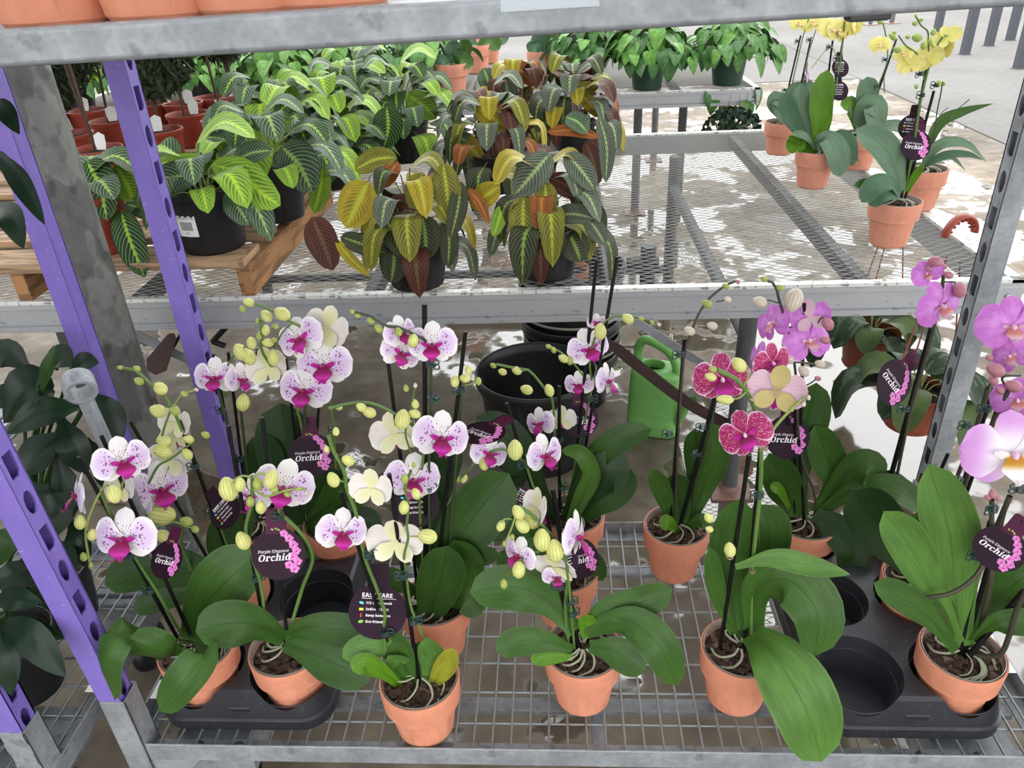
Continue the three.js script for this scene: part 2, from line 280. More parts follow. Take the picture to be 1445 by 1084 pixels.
function bench(o, x0, x1, z0, z1, y, legs, lwd, swd) { // z1 = front
  const lip = (a, b, c, d) => rbox(a, y - .004, b, c, y + .006, d, .001, 1);
  mesh('mesh_top', expandedMetal(x0 + .01, x1 - .01, z0 + .01, z1 - .01, lwd, swd).translate(0, y - .001, 0), M.mesh, o).userData = { kind: 'stuff', label: 'expanded metal mesh top' };
  mesh('front_lip', lip(x0, z1 - .022, x1, z1), M.aluLip, o); mesh('rear_lip', lip(x0, z0, x1, z0 + .022), M.aluLip, o);
  mesh('side_lip', lip(x0, z0, x0 + .024, z1), M.aluLip, o); mesh('side_lip', lip(x1 - .03, z0, x1, z1), M.aluLip, o);
  const fascia = (nm, len, place) => { // profile extrusion with a groove and a bottom foot
    const s = new THREE.Shape([[0, -.004], [0, -.018], [-.003, -.02], [-.003, -.06], [-.007, -.062], [-.007, -.064], [.002, -.066], [.002, -.08], [-.03, -.08], [-.03, -.004]].map(p => new THREE.Vector2(...p)));
    const g = new THREE.ExtrudeGeometry(s, { depth: len, bevelEnabled: false }); const u = g.attributes.uv, p = g.attributes.position; for (let i = 0; i < u.count; i++) u.setXY(i, p.getZ(i) * 2, p.getY(i) * 6);
    place(g); mesh(nm, g, M.alu, o);
  };
  fascia('front_rail', x1 - x0, g => g.rotateY(Math.PI / 2 * -1).translate(x1, y, z1 - 0).scale(1, 1, 1));
  mesh('rear_rail', rbox(x0, y - .08, z0, x1, y - .004, z0 + .03, .002, 1), M.alu, o);
  mesh('side_rail', rbox(x1 - .03, y - .08, z0, x1, y - .004, z1 - .002, .002, 1), M.alu, o); mesh('side_rail', rbox(x0, y - .08, z0, x0 + .03, y - .004, z1 - .002, .002, 1), M.alu, o);
  const cp = mesh('corner_cap', rbox(x1 - .062, y - .062, z1 - .006, x1 + .002, y - .012, z1 + .002, .002, 1), M.alu, o);
  mesh('bolt', new THREE.SphereGeometry(.009, 12, 8).scale(1, 1, .5).translate(x1 - .03, y - .037, z1 + .003), M.steel, cp);
  for (let x = x0 + .5; x < x1 - .1; x += .62) mesh('cross_bar', rbox(x, y - .05, z0 + .03, x + .03, y - .006, z1 - .03, .002, 1), M.legDark, o);
  for (const [x, z] of legs) {
    const l = mesh('leg', cyl(V(x, .01, z), V(x, y - .05, z), .024, .024, 20), M.legDark, o);
    mesh('foot_plate', G([rbox(x - .06, 0, z - .06, x + .06, .008, z + .06, .002, 1), cyl(V(x, .006, z), V(x, .022, z), .031, .027, 20)]), M.rust, l);
  }
}
const BY = .681, BZ = -.978;
const bench1 = thing('display_bench', 'long aluminium bench with expanded metal top carrying prayer plants and yellow orchids', 'bench');
bench(bench1, -1.5, 1.846, -2.70, BZ, BY, [[1.234, -1.07], [1.234, -2.5], [-.62, -1.07], [-.62, -2.5]], .046, .028);
mesh('brace', rbox(-.012, -.28, -.002, .012, .28, .002, .001, 1).rotateZ(.95).translate(.96, .52, -1.12), M.galv, bench1);
mesh('brace', rbox(-.014, -.24, -.002, .014, .24, .002, .001, 1).rotateZ(1.0).translate(-.33, .52, -1.03), M.galv, bench1);
mesh('rail_tube', cyl(V(-.62, .13, -2.5), V(1.234, .13, -2.5), .02, .02, 14), M.legDark, bench1);
mesh('rail_tube', cyl(V(1.234, .5, -1.07), V(1.234, .5, -2.5), .02, .02, 14), M.legDark, bench1);
mesh('valve_pipe', G([cyl(V(1.0, .47, -1.35), V(1.0, .66, -1.35), .022, .022, 14), cyl(V(.94, .61, -1.35), V(1.03, .61, -1.35), .018, .018, 12), cyl(V(1.0, .44, -1.35), V(1.0, .49, -1.35), .028, .024, 14)]), M.legDark, bench1);
mesh('strap', G([tube([at(262, 455, -1.02), at(245, 490, -1.03), at(225, 520, -1.05)], .004, 12)]), M.black, bench1);
{ const a = at(325, 455, -1.03), b = at(300, 482, -1.03), c = at(255, 500, -1.02), d2 = at(212, 545, -1.0); mesh('strap', G([cyl(a, b, .008, .008, 8), cyl(b, at(318, 488, -1.03), .008, .008, 8)]), M.black, bench1); 
  const q = new THREE.Shape([[0, 0], [.012, .012], [.12, .03], [.15, .012], [.15, -.012], [.12, -.028], [.012, -.012]].map(p => new THREE.Vector2(...p))); mesh('strap_end', new THREE.ExtrudeGeometry(q, { depth: .003, bevelEnabled: false }).rotateZ(-2.25).translate(at(246, 470, -1.0).x, at(246, 470, -1.0).y, -1.0), M.strap, bench1); }
const bench2 = thing('display_bench', 'bench farther back with expanded metal top under pothos and small terracotta pots', 'bench');
bench(bench2, -2.2, 1.83, -5.1, -3.62, .70, [[1.45, -3.75], [1.2, -3.75], [.3, -3.75], [1.45, -5], [-1.4, -3.75]], .05, .032);
// ---------------------------------------------------------------- leaf and flower materials
const leafTex = (base, rib, streak, k = 1) => tex(128, 256, (u, v) => {
  const s = Math.abs(u - .5) * 2, n = N2(u, v * .25, 40, 3) - .5, b = N1(u, v, 4, 4) - .5, r = sm(.05, .0, s), e = sm(.95, 1, s);
  let c = base.map((q, i) => q * (1 + .22 * n * k + .3 * b * k)); c = mix3(c, rib, r * .75); return mix3(c, streak, e * .5);
});
const leafMat = (t, rough = .4, o = {}) => phys({ map: t, roughness: rough, ior: 1.45, specularIntensity: .5, transmission: .1, thickness: 0, ...o });
const LM = {
  mid: leafMat(leafTex([58, 90, 34], [38, 66, 22], [98, 126, 72]), .36),
  deep: leafMat(leafTex([52, 82, 32], [34, 58, 22], [86, 112, 62]), .38),
  dark: leafMat(leafTex([40, 64, 32], [28, 46, 22], [70, 92, 54]), .38),
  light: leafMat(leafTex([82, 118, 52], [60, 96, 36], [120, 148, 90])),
  bright: leafMat(leafTex([82, 124, 26], [60, 100, 18], [120, 154, 66])),
  yellow: leafMat(leafTex([144, 144, 45], [114, 117, 34], [163, 158, 78])),
  pale: leafMat(leafTex([103, 129, 103], [77, 107, 77], [136, 157, 134], .7), .5),  // washed-out green: sky sheen on bench orchid leaves mixed into the colour
  paleDeep: leafMat(leafTex([71, 101, 75], [53, 81, 56], [106, 131, 105], .7), .5),  // deeper copy, sky sheen likewise mixed into the colour
  lily: leafMat(tex(256, 256, (u, v) => { const s = Math.abs(u - .5) * 2, l = Math.sin((v - .55 * s) * 95), n = N1(u, v, 5, 4) - .5; const q = 1 + .14 * l + .4 * n; return mix3([25 * q, 44 * q, 28 * q], [15, 28, 17], sm(.05, 0, s)); }), .3),
  lilyBright: leafMat(leafTex([40, 68, 25], [29, 55, 19], [59, 86, 41]), .35),
};
// prayer-plant leaves: herringbone veins and a jagged pale midrib
const maranta = (dark, vein, rib, under = 0) => tex(128, 256, (u, v) => {
  const s = Math.abs(u - .5) * 2, n = N1(u, v, 5, 4) - .5, t = v - .3 * Math.pow(s, 1.3) + .02, q = t * 12, f = q - Math.floor(q);
  const line = sm(.1, .03, Math.abs(f - .5)) * sm(.97, .9, s), jag = .05 + .11 * (1 - Math.abs(f - .5) * 2) * sm(0, .15, v) * sm(1, .75, v);
  const blotch = sm(.26, .02, Math.abs(((f + .5) % 1) - .5)) * sm(.66, .5, s) * sm(.16, .24, s);
  let c = dark.map(z => z * (1 + .35 * n - .28 * blotch)); c = mix3(c, vein, line * .85); return mix3(c, rib, sm(jag + .05, jag - .03, s) * .9);
});
const PM = {
  lime: leafMat(maranta([34, 61, 31], [170, 196, 110], [150, 190, 60]), .5),
  limeBright: leafMat(maranta([118, 158, 46], [196, 214, 112], [176, 206, 60]), .48),
  limeGrey: leafMat(maranta([70, 91, 67], [186, 204, 170], [160, 190, 104]), .5),
  silver: leafMat(maranta([80, 93, 76], [168, 158, 140], [160, 176, 118]), .55),
  red: leafMat(maranta([44, 60, 36], [150, 104, 84], [132, 158, 72]), .5),
  olive: leafMat(maranta([110, 111, 35], [170, 146, 66], [168, 176, 56]), .5),
  gold: leafMat(maranta([158, 144, 36], [176, 130, 44], [176, 180, 62]), .5),
  rust: leafMat(maranta([140, 82, 35], [120, 52, 34], [176, 120, 50]), .55),
  wine: leafMat(maranta([75, 41, 31], [120, 62, 50], [104, 78, 46]), .5),
};
const heart = (a, b, c) => leafMat(tex(128, 128, (u, v) => { const s = Math.abs(u - .5) * 2, n = N1(u, v, 6, 4), k = N2(u, v, 9, 3); let q = mix3(a, b, sm(.35, .7, n)); q = mix3(q, c, sm(.62, .74, k) * .3); return mix3(q, b.map(z => z * 1.15), sm(.06, 0, s) * .7); }), .36);
const HM = [heart([60, 102, 45], [83, 127, 60], [137, 164, 99]), heart([79, 127, 52], [105, 149, 66], [164, 182, 108]), heart([46, 85, 39], [65, 105, 51], [108, 137, 81]), heart([117, 161, 43], [149, 182, 72], [182, 197, 117])];
// petals
const petalTex = (fn) => tex(128, 128, fn);
const dots = []; for (let i = 0; i < 46; i++) dots.push([.5 + (rnd() - .5) * .8, .14 + Math.pow(rnd(), 1.2) * .56, rr(.016, .034)]);
const dotAt = (u, v, lo, hi) => { let m = 0; for (const [x, y, r] of dots) if (y > lo && y < hi) { const d = Math.hypot(u - x, (v - y)); m = Math.max(m, sm(r, r * .55, d)); } return m; };
const petF = {
  spotPetal: petalTex((u, v) => { const s = Math.abs(u - .5) * 2, ang = (u - .5) / (v + .25), vein = sm(.1, .02, Math.abs(((ang * 9) % 1 + 1) % 1 - .5)) ; const mid = sm(1, .35, Math.hypot(s * .9, (v - .55) * 1.9)); let c = mix3([242, 236, 242], [216, 184, 228], mid * .75); c = mix3(c, [176, 110, 192], vein * .3 * sm(.95, .6, v) * sm(.95, .6, s)); return mix3(c, [84, 12, 66], dotAt(u, v, .1, .66)); }),
  spotSepal: petalTex((u, v) => { const s = Math.abs(u - .5) * 2; const st = sm(.12, .03, Math.abs(((u * 7) % 1) - .5)) * sm(.9, .6, v); let c = mix3([240, 236, 238], [202, 172, 200], st * .55); return mix3(c, [110, 34, 84], dotAt((u - .5) * .8 + .5, v, .05, .5) * .9); }),
  creamBack: petalTex((u, v) => { const ang = (u - .5) / (v + .3), vein = sm(.12, .03, Math.abs(((ang * 8) % 1 + 1) % 1 - .5)); let c = mix3([228, 226, 176], [238, 232, 218], sm(.3, .9, v) * .5 + .3 * sm(.4, .9, Math.abs(u - .5) * 2)); return mix3(c, [178, 172, 96], vein * .4 * sm(1, .4, v)); }),
  whiteBack: petalTex((u, v) => { const ang = (u - .5) / (v + .3), vein = sm(.1, .02, Math.abs(((ang * 8) % 1 + 1) % 1 - .5)); return mix3([236, 230, 222], [206, 196, 180], vein * .35); }),
  magenta: petalTex((u, v) => { const s = Math.abs(u - .5) * 2, edge = Math.max(sm(.82, .98, s), sm(.88, .99, v)), fl = sm(.64, .7, N3(u, v, 34, 2)) * sm(.2, .6, v + s * .3); return mix3(mix3([164, 18, 88], [236, 190, 220], fl * .8), [240, 214, 232], edge); }),
  pinkPale: petalTex((u, v) => { const ang = (u - .5) / (v + .3), vein = sm(.1, .02, Math.abs(((ang * 8) % 1 + 1) % 1 - .5)); return mix3([226, 196, 208], [204, 140, 170], vein * .5 + .25 * N2(u, v, 30, 2)); }),
  oliveBack: petalTex((u, v) => { const vein = sm(.16, .03, Math.abs(((u * 7) % 1) - .5)); return mix3([196, 184, 116], [168, 120, 110], vein * .6 + .4 * sm(.3, .1, v)); }),
  pink: petalTex((u, v) => { const ang = (u - .5) / (v + .3), vein = sm(.1, .02, Math.abs(((ang * 10) % 1 + 1) % 1 - .5)); let c = mix3([206, 118, 210], [224, 160, 228], sm(.2, .9, N1(u, v, 4, 3))); return mix3(c, [186, 86, 186], vein * .35); }),
  pinkWhite: petalTex((u, v) => mix3([240, 232, 240], [216, 150, 222], sm(.28, .8, v) * .85 + .1 * (N1(u, v, 5, 3) - .5))),
  yellow: petalTex((u, v) => { const ang = (u - .5) / (v + .3), vein = sm(.1, .02, Math.abs(((ang * 8) % 1 + 1) % 1 - .5)); return mix3(mix3([232, 222, 120], [240, 232, 156], v), [208, 190, 84], vein * .35); }),
};
const pm = t => phys({ map: t, roughness: .6, transmission: .22, thickness: 0, ior: 1.4 });
const PT = {}; for (const k in petF) PT[k] = pm(petF[k]);
const lipM = pm(petalTex((u, v) => mix3([142, 10, 84], [196, 34, 158], sm(.15, .6, v) + .3 * (N1(u, v, 8, 3) - .5))));
const lipPink = pm(petalTex((u, v) => mix3([214, 130, 120], [226, 190, 214], sm(.2, .8, v)))), lipOrange = pm(petalTex((u, v) => mix3([226, 140, 70], [244, 228, 170], sm(.1, .6, v))));
const lipWhite = pm(petalTex((u, v) => mix3([214, 150, 40], [248, 242, 244], sm(.12, .45, v))));
const colM = std({ color: 0xe6b8d4, roughness: .5 }), colY = std({ color: 0xf0e8c0, roughness: .5 }), throat = std({ color: 0x8a1048, roughness: .55 });
const FT = {
  spot: { p: [PT.spotPetal, PT.whiteBack], s: [PT.spotSepal, PT.creamBack], lip: lipM, col: throat },
  magenta: { p: [PT.magenta, PT.pinkPale], s: [PT.magenta, PT.oliveBack], lip: lipM, col: colM },
  pink: { p: [PT.pink, PT.pink], s: [PT.pink, PT.pinkPale], lip: lipPink, col: colM, k: .85 },
  pinkWhite: { p: [PT.pinkWhite, PT.pinkWhite], s: [PT.pinkWhite, PT.pinkPale], lip: lipWhite, col: colM },
  yellow: { p: [PT.yellow, PT.yellow], s: [PT.yellow, PT.yellow], lip: lipOrange, col: colY, k: .8 },
};
const budTex = (a, b) => std({ map: tex(128, 64, (u, v) => { const f = (u * 14) % 1, l = sm(.16, .04, Math.abs(f - .5)) * sm(.02, .2, v) * sm(1, .75, v); return mix3(a.map(q => q * (1 + .12 * (N1(u, v, 8, 3) - .5))), b, l * .65); }), roughness: .5 });
const BUD = { spot: budTex([206, 206, 128], [150, 148, 66]), green: budTex([160, 170, 84], [110, 122, 50]), pink: budTex([178, 118, 130], [140, 80, 100]), cream: budTex([206, 194, 178], [150, 130, 110]), yellow: budTex([160, 180, 96], [120, 142, 66]) };
const stemG = std({ map: tex(32, 64, (u, v) => { const q = 1 + .3 * (N1(u, v, 6, 3) - .5); return [84 * q, 114 * q, 50 * q]; }), roughness: .45 }), stemD = std({ color: 0x323f22, roughness: .45 }), stemB = std({ color: 0x3f3a2e, roughness: .5 }), stemY = std({ color: 0x8a9a54, roughness: .5 });

// ---------------------------------------------------------------- leaf geometry: a thin closed blade swept along a curve
const PROF = {
  orchid: t => t < .6 ? .4 + .6 * sm(0, .6, t) : Math.pow(Math.max(0, 1 - Math.pow((t - .6) / .4, 2.6)), .55),
  pointed: t => t < .5 ? .28 + .72 * sm(0, .5, t) : Math.pow(Math.max(0, 1 - Math.pow((t - .5) / .5, 1.9)), .9),
  oval: t => Math.pow(Math.max(0, Math.sin(Math.PI * Math.pow(t, .93))), .52),
  lance: t => Math.pow(Math.max(0, Math.sin(Math.PI * Math.pow(t, .8))), .9),
};
const _a = new THREE.Vector3(), _b = new THREE.Vector3();
function leafGeo(pts, w, N, { prof = 'orchid', fold = .16, wave = 0, thick = .0016, n = 16, m = 6, ph = 0 } = {}) {
  const c = new THREE.CatmullRomCurve3(pts, false, 'centripetal'), P = PROF[prof], pos = [], uv = [], idx = [];
  const rows = n + 1, cols = m + 1, T = new THREE.Vector3(), S = new THREE.Vector3(), Nn = new THREE.Vector3(), Sp = new THREE.Vector3();
  for (let side = 0; side < 2; side++) for (let i = 0; i <= n; i++) {
    const t = i / n, p = c.getPoint(t); c.getTangent(t, T);
    S.crossVectors(T, N); if (S.lengthSq() < 1e-6) S.copy(Sp); S.normalize(); if (i && S.dot(Sp) < 0) S.negate(); Sp.copy(S); Nn.crossVectors(S, T).normalize();
    const hw = w / 2 * P(t);
    for (let j = 0; j <= m; j++) {
      const s = j / m * 2 - 1, h = fold * Math.abs(s) * hw + wave * w * Math.sin(t * 9 + ph + (s > 0 ? 1.3 : 0)) * s * s * Math.sin(Math.PI * t) - (side ? thick * (1 - s * s) : 0);
      pos.push(p.x + S.x * s * hw + Nn.x * h, p.y + S.y * s * hw + Nn.y * h, p.z + S.z * s * hw + Nn.z * h); uv.push(j / m, t);
    }
  }
  const k = rows * cols;
  for (let side = 0; side < 2; side++) for (let i = 0; i < n; i++) for (let j = 0; j < m; j++) { const a = side * k + i * cols + j, b = a + 1, d = a + cols, e = d + 1; if (side) idx.push(a, b, d, b, e, d); else idx.push(a, d, b, b, d, e); }
  const g = new THREE.BufferGeometry(); g.setAttribute('position', new THREE.Float32BufferAttribute(pos, 3)); g.setAttribute('uv', new THREE.Float32BufferAttribute(uv, 2)); g.setIndex(idx); g.computeVertexNormals(); return g;
}
function sheet(fn, nu, nv, thick = .0005) { // two-layer petal: group 0 front, group 1 back
  const mk = back => { const pos = [], uv = [], idx = []; for (let j = 0; j <= nv; j++) for (let i = 0; i <= nu; i++) { const [x, y, z] = fn(i / nu, j / nv); pos.push(x, y, z - (back ? thick : 0)); uv.push(i / nu, j / nv); } for (let j = 0; j < nv; j++) for (let i = 0; i < nu; i++) { const a = j * (nu + 1) + i, b = a + 1, c = a + nu + 1, d = c + 1; if (back) idx.push(a, c, b, b, c, d); else idx.push(a, b, c, b, d, c); } const g = new THREE.BufferGeometry(); g.setAttribute('position', new THREE.Float32BufferAttribute(pos, 3)); g.setAttribute('uv', new THREE.Float32BufferAttribute(uv, 2)); g.setIndex(idx); g.computeVertexNormals(); return g; };
  return mergeGeometries([mk(false), mk(true)], true);
}
const broad = v => v < .58 ? .16 + .84 * sm(0, .58, v) : Math.sqrt(Math.max(0, 1 - Math.pow((v - .58) / .42, 2)));
const ovalp = v => v < .5 ? .34 + .66 * sm(0, .5, v) : Math.sqrt(Math.max(0, 1 - Math.pow((v - .5) / .5, 2.2)));
// unit flower: about 1 across; petals sideways, three sepals, lip and column
const petalGeo = sheet((u, v) => { const x = (u * 2 - 1) * .29 * broad(v); return [x, v * .5, .05 * Math.sin(v * 2.6) - .1 * v * v - .5 * x * x + .012 * Math.sin(u * 9 + v * 5) * v]; }, 10, 10, .006);
const sepalGeo = sheet((u, v) => { const x = (u * 2 - 1) * .165 * ovalp(v); return [x, v * .46, .02 * Math.sin(v * 3) - .09 * v * v - .9 * x * x]; }, 8, 9, .006);
const lipGeo = (() => {
  const mid = sheet((u, v) => { const w = v < .35 ? .07 + .07 * sm(0, .35, v) : .14 * (1 - sm(.35, 1.05, v)) + .012, x = (u * 2 - 1) * w; return [x, -v * .24 - .02, .07 + .13 * Math.sin(v * 2.4) - 1.1 * x * x - .04 * v * v]; }, 6, 9, .01);
  const lobe = s => { const g = sheet((u, v) => { const x = (u * 2 - 1) * .045 * ovalp(v); return [x, v * .11, .02 + .12 * v * v]; }, 5, 6, .008); g.rotateZ(-s * .75); g.rotateY(s * .9); g.translate(s * .03, -.04, .06); return g; };
  const tip = s => tube([V(s * .03, -.2, .19), V(s * .055, -.24, .21), V(s * .05, -.22, .25), V(s * .03, -.2, .24)], .007, 10, 5);
  const clear = g => { const q = g.toNonIndexed(); q.clearGroups(); for (const k of Object.keys(q.attributes)) if (!['position', 'normal', 'uv'].includes(k)) q.deleteAttribute(k); return q; };
  return mergeGeometries([mid, lobe(1), lobe(-1), tip(1), tip(-1)].map(clear));
})();
const columnGeo = new THREE.SphereGeometry(.045, 12, 9).scale(.85, 1.1, 1.5).translate(0, .0, .06);
const budGeo = new THREE.LatheGeometry([[0, 0], [.16, .04], [.33, .18], [.41, .38], [.4, .58], [.3, .8], [.14, .95], [0, 1]].map(p => new THREE.Vector2(...p)), 14).translate(0, -.5, 0);
const CQ = camera.quaternion.clone();
const turned = (yaw = 0, pitch = 0, roll = 0) => CQ.clone().multiply(new THREE.Quaternion().setFromEuler(new THREE.Euler(pitch * Math.PI / 180, yaw * Math.PI / 180, roll * Math.PI / 180, 'YXZ')));
function flower(parent, p, size, yaw, pitch, roll, type, open = 1) {
  const T = FT[type], f = new THREE.Group(); f.name = 'flower'; f.position.copy(p); f.quaternion.copy(turned(yaw, pitch, roll)); f.scale.setScalar(size * 1.1); parent.add(f);
  const put = (nm, g, m, rz, tz, rx, sc = 1) => { const q = mesh(nm, g, m, f); q.rotation.set(rx, 0, rz, 'ZXY'); q.position.z = tz; q.scale.setScalar(sc); return q; };
  const o = (1 - open) * 1.0;
  put('sepal', sepalGeo, T.s, rr(-.06, .06), -.012, o + rr(-.05, .1), 1.02);
  put('sepal', sepalGeo, T.s, 2.3 + rr(-.08, .08), -.03, o + rr(-.05, .1), .9); put('sepal', sepalGeo, T.s, -2.3 + rr(-.08, .08), -.03, o + rr(-.05, .1), .9);
  put('petal', petalGeo, T.p, 1.4 + rr(-.06, .06), 0, o * .9 + rr(-.05, .12)); put('petal', petalGeo, T.p, -1.4 + rr(-.06, .06), 0, o * .9 + rr(-.05, .12));
  put('lip', lipGeo, T.lip, 0, 0, 0, T.k ?? 1.18); put('column', columnGeo, T.col, 0, 0, 0);
  return f;
}
// printed care tags
function canvasTex(w, h, draw) { const c = document.createElement('canvas'); c.width = w; c.height = h; draw(c.getContext('2d'), w, h); const t = new THREE.CanvasTexture(c); t.colorSpace = THREE.SRGBColorSpace; return t; }
const tagFront = canvasTex(512, 704, (c, w, h) => {
  c.fillStyle = '#250d20'; c.fillRect(0, 0, w, h); c.fillStyle = '#4a1636'; c.fillRect(150, 0, 210, 250);
  c.fillStyle = '#1a0a18'; c.beginPath(); c.arc(256, 60, 16, 0, 7); c.fill();
  c.fillStyle = '#9aa85a'; for (const [x, y] of [[215, 205], [250, 200], [275, 212]]) { c.beginPath(); c.ellipse(x, y, 14, 9, .5, 0, 7); c.fill(); }
  for (const [x, y, r] of [[320, 250, 34], [365, 300, 38], [400, 365, 40], [425, 425, 38], [385, 480, 42], [430, 530, 38], [350, 560, 40], [395, 600, 42]]) { for (let k = 0; k < 5; k++) { c.fillStyle = k % 2 ? '#d988c6' : '#cf78ba'; c.beginPath(); c.ellipse(x + Math.cos(k * 1.256) * r * .55, y + Math.sin(k * 1.256) * r * .5, r * .62, r * .5, k, 0, 7); c.fill(); } c.fillStyle = '#b8327c'; c.beginPath(); c.arc(x, y + 6, r * .25, 0, 7); c.fill(); }
  c.fillStyle = '#f2ecf0'; c.font = 'italic 38px serif'; c.fillText('Purple Elegance', 62, 432); c.font = 'italic bold 88px serif'; c.fillText('Orchid', 56, 512);
});
const tagBack = canvasTex(512, 704, (c, w, h) => {
  c.fillStyle = '#240d20'; c.fillRect(0, 0, w, h); c.fillStyle = '#1a0a18'; c.beginPath(); c.arc(256, 60, 16, 0, 7); c.fill();
  c.fillStyle = '#f4f0f2'; c.font = 'bold 54px sans-serif'; c.fillText('EASY CARE', 112, 312); c.fillRect(112, 322, 300, 4);
  c.font = 'bold 32px sans-serif'; c.fillText('1/2 cup a week', 150, 376); c.fillText('Indirect light', 150, 434); c.fillText('Keep between', 150, 492); c.fillText('Eco friendly', 150, 550);
  c.fillStyle = '#6ac4e0'; c.beginPath(); c.ellipse(112, 366, 22, 12, .3, 0, 7); c.fill(); c.fillStyle = '#e8d24a'; c.fillRect(92, 414, 38, 24); c.fillStyle = '#c8403a'; c.fillRect(104, 464, 12, 36); c.fillStyle = '#7cbc4a'; c.beginPath(); c.ellipse(110, 540, 24, 14, -.3, 0, 7); c.fill();
});
const tagMats = [phys({ map: tagFront, roughness: .5, specularIntensity: .35 }), phys({ map: tagBack, roughness: .5, specularIntensity: .35 })];
const tagGeo = (() => {
  const s = new THREE.Shape(); const a0 = 1.95; s.absarc(0, 0, 1, a0 + Math.PI * 0 , Math.PI * 2 + (Math.PI - a0), false); s.lineTo(.36, 1.55); s.quadraticCurveTo(.36, 1.72, .2, 1.74); s.lineTo(-.2, 1.74); s.quadraticCurveTo(-.36, 1.72, -.36, 1.55);
  const g = new THREE.ShapeGeometry(s, 26), p = g.attributes.position, u = g.attributes.uv; for (let i = 0; i < p.count; i++) u.setXY(i, (p.getX(i) + 1) / 2, (p.getY(i) + 1) / 2.75);
  const b = g.clone().rotateY(Math.PI).translate(0, 0, -.03); g.translate(0, 0, 0); return mergeGeometries([g, b], true);
})();
function tag(parent, p, size, side, yaw = 0, pitch = 0, roll = 0) { const t = mesh('care_tag', tagGeo, side === 'b' ? [tagMats[1], tagMats[0]] : tagMats, parent); t.position.copy(p); t.quaternion.copy(turned(yaw, pitch, roll)); t.scale.setScalar(size / 2); t.userData.label = side === 'b' ? 'dark purple care tag with printed care instructions' : 'dark purple care tag printed with pink orchids'; }

// ---------------------------------------------------------------- pots
const potProfile = (r, h, rb, band) => [[0, .006], [rb * .9, .006], [rb * .93, 0], [rb, .004], [r * .865, h - band - .0005], [r * .966, h - band], [r * .985, h - band * .5], [r * 1.0, h - .004], [r * .985, h], [r * .955, h], [r * .93, h - .006], [rb * .9, .012], [0, .012]];
const terraGeo = toCreasedNormals(lathe(potProfile(.0655, .118, .047, .045), 48), .45);
const linerGeo = lathe([[.0605, .095], [.0608, .119], [.0598, .119], [.0596, .095]], 36);
const barkGeo = (() => { const g = new THREE.CircleGeometry(.0585, 28, 0, Math.PI * 2).rotateX(-Math.PI / 2); return g; })();
const chipGeo = (() => { const l = []; for (let i = 0; i < 46; i++) { const a = rr(0, 6.28), r = .053 * Math.sqrt(rnd()), b = new THREE.BoxGeometry(rr(.008, .018), rr(.004, .008), rr(.005, .011)); b.rotateX(rr(-.7, .7)).rotateZ(rr(-.7, .7)).rotateY(rr(0, 6)); b.translate(r * Math.cos(a), .003, r * Math.sin(a)); l.push(b); } return G(l); })();
const rootGeos = [0, 1, 2].map(k => { const l = []; for (let i = 0; i < 9; i++) { const a = rr(0, 6.28), q = rr(.5, 1.2); l.push(tube([V(Math.cos(a) * .008, .018, Math.sin(a) * .008), V(Math.cos(a) * .025, .016, Math.sin(a) * .025), V(Math.cos(a + q * .4) * .042, .009, Math.sin(a + q * .4) * .042), V(Math.cos(a + q) * .05, .001, Math.sin(a + q) * .05)], rr(.0012, .0022), 10, 5)); } return G(l); });
const clipGeo = (() => { const l = []; for (let k = -1; k < 2; k++) l.push(new THREE.TorusGeometry(.0055, .0011, 5, 14).rotateX(Math.PI / 2).translate(0, k * .0034, 0)); for (const s of [-1, 1]) l.push(new THREE.TorusGeometry(.0045, .0012, 5, 12).translate(-.0095, s * .004, .001), new THREE.BoxGeometry(.006, .002, .004).translate(-.006, s * .002, 0)); return G(l); })();
const twistGeo = G([new THREE.TorusGeometry(.005, .0008, 5, 14).rotateX(1.4), new THREE.TorusGeometry(.005, .0008, 5, 14).rotateX(1.75).translate(0, -.0025, 0)]);

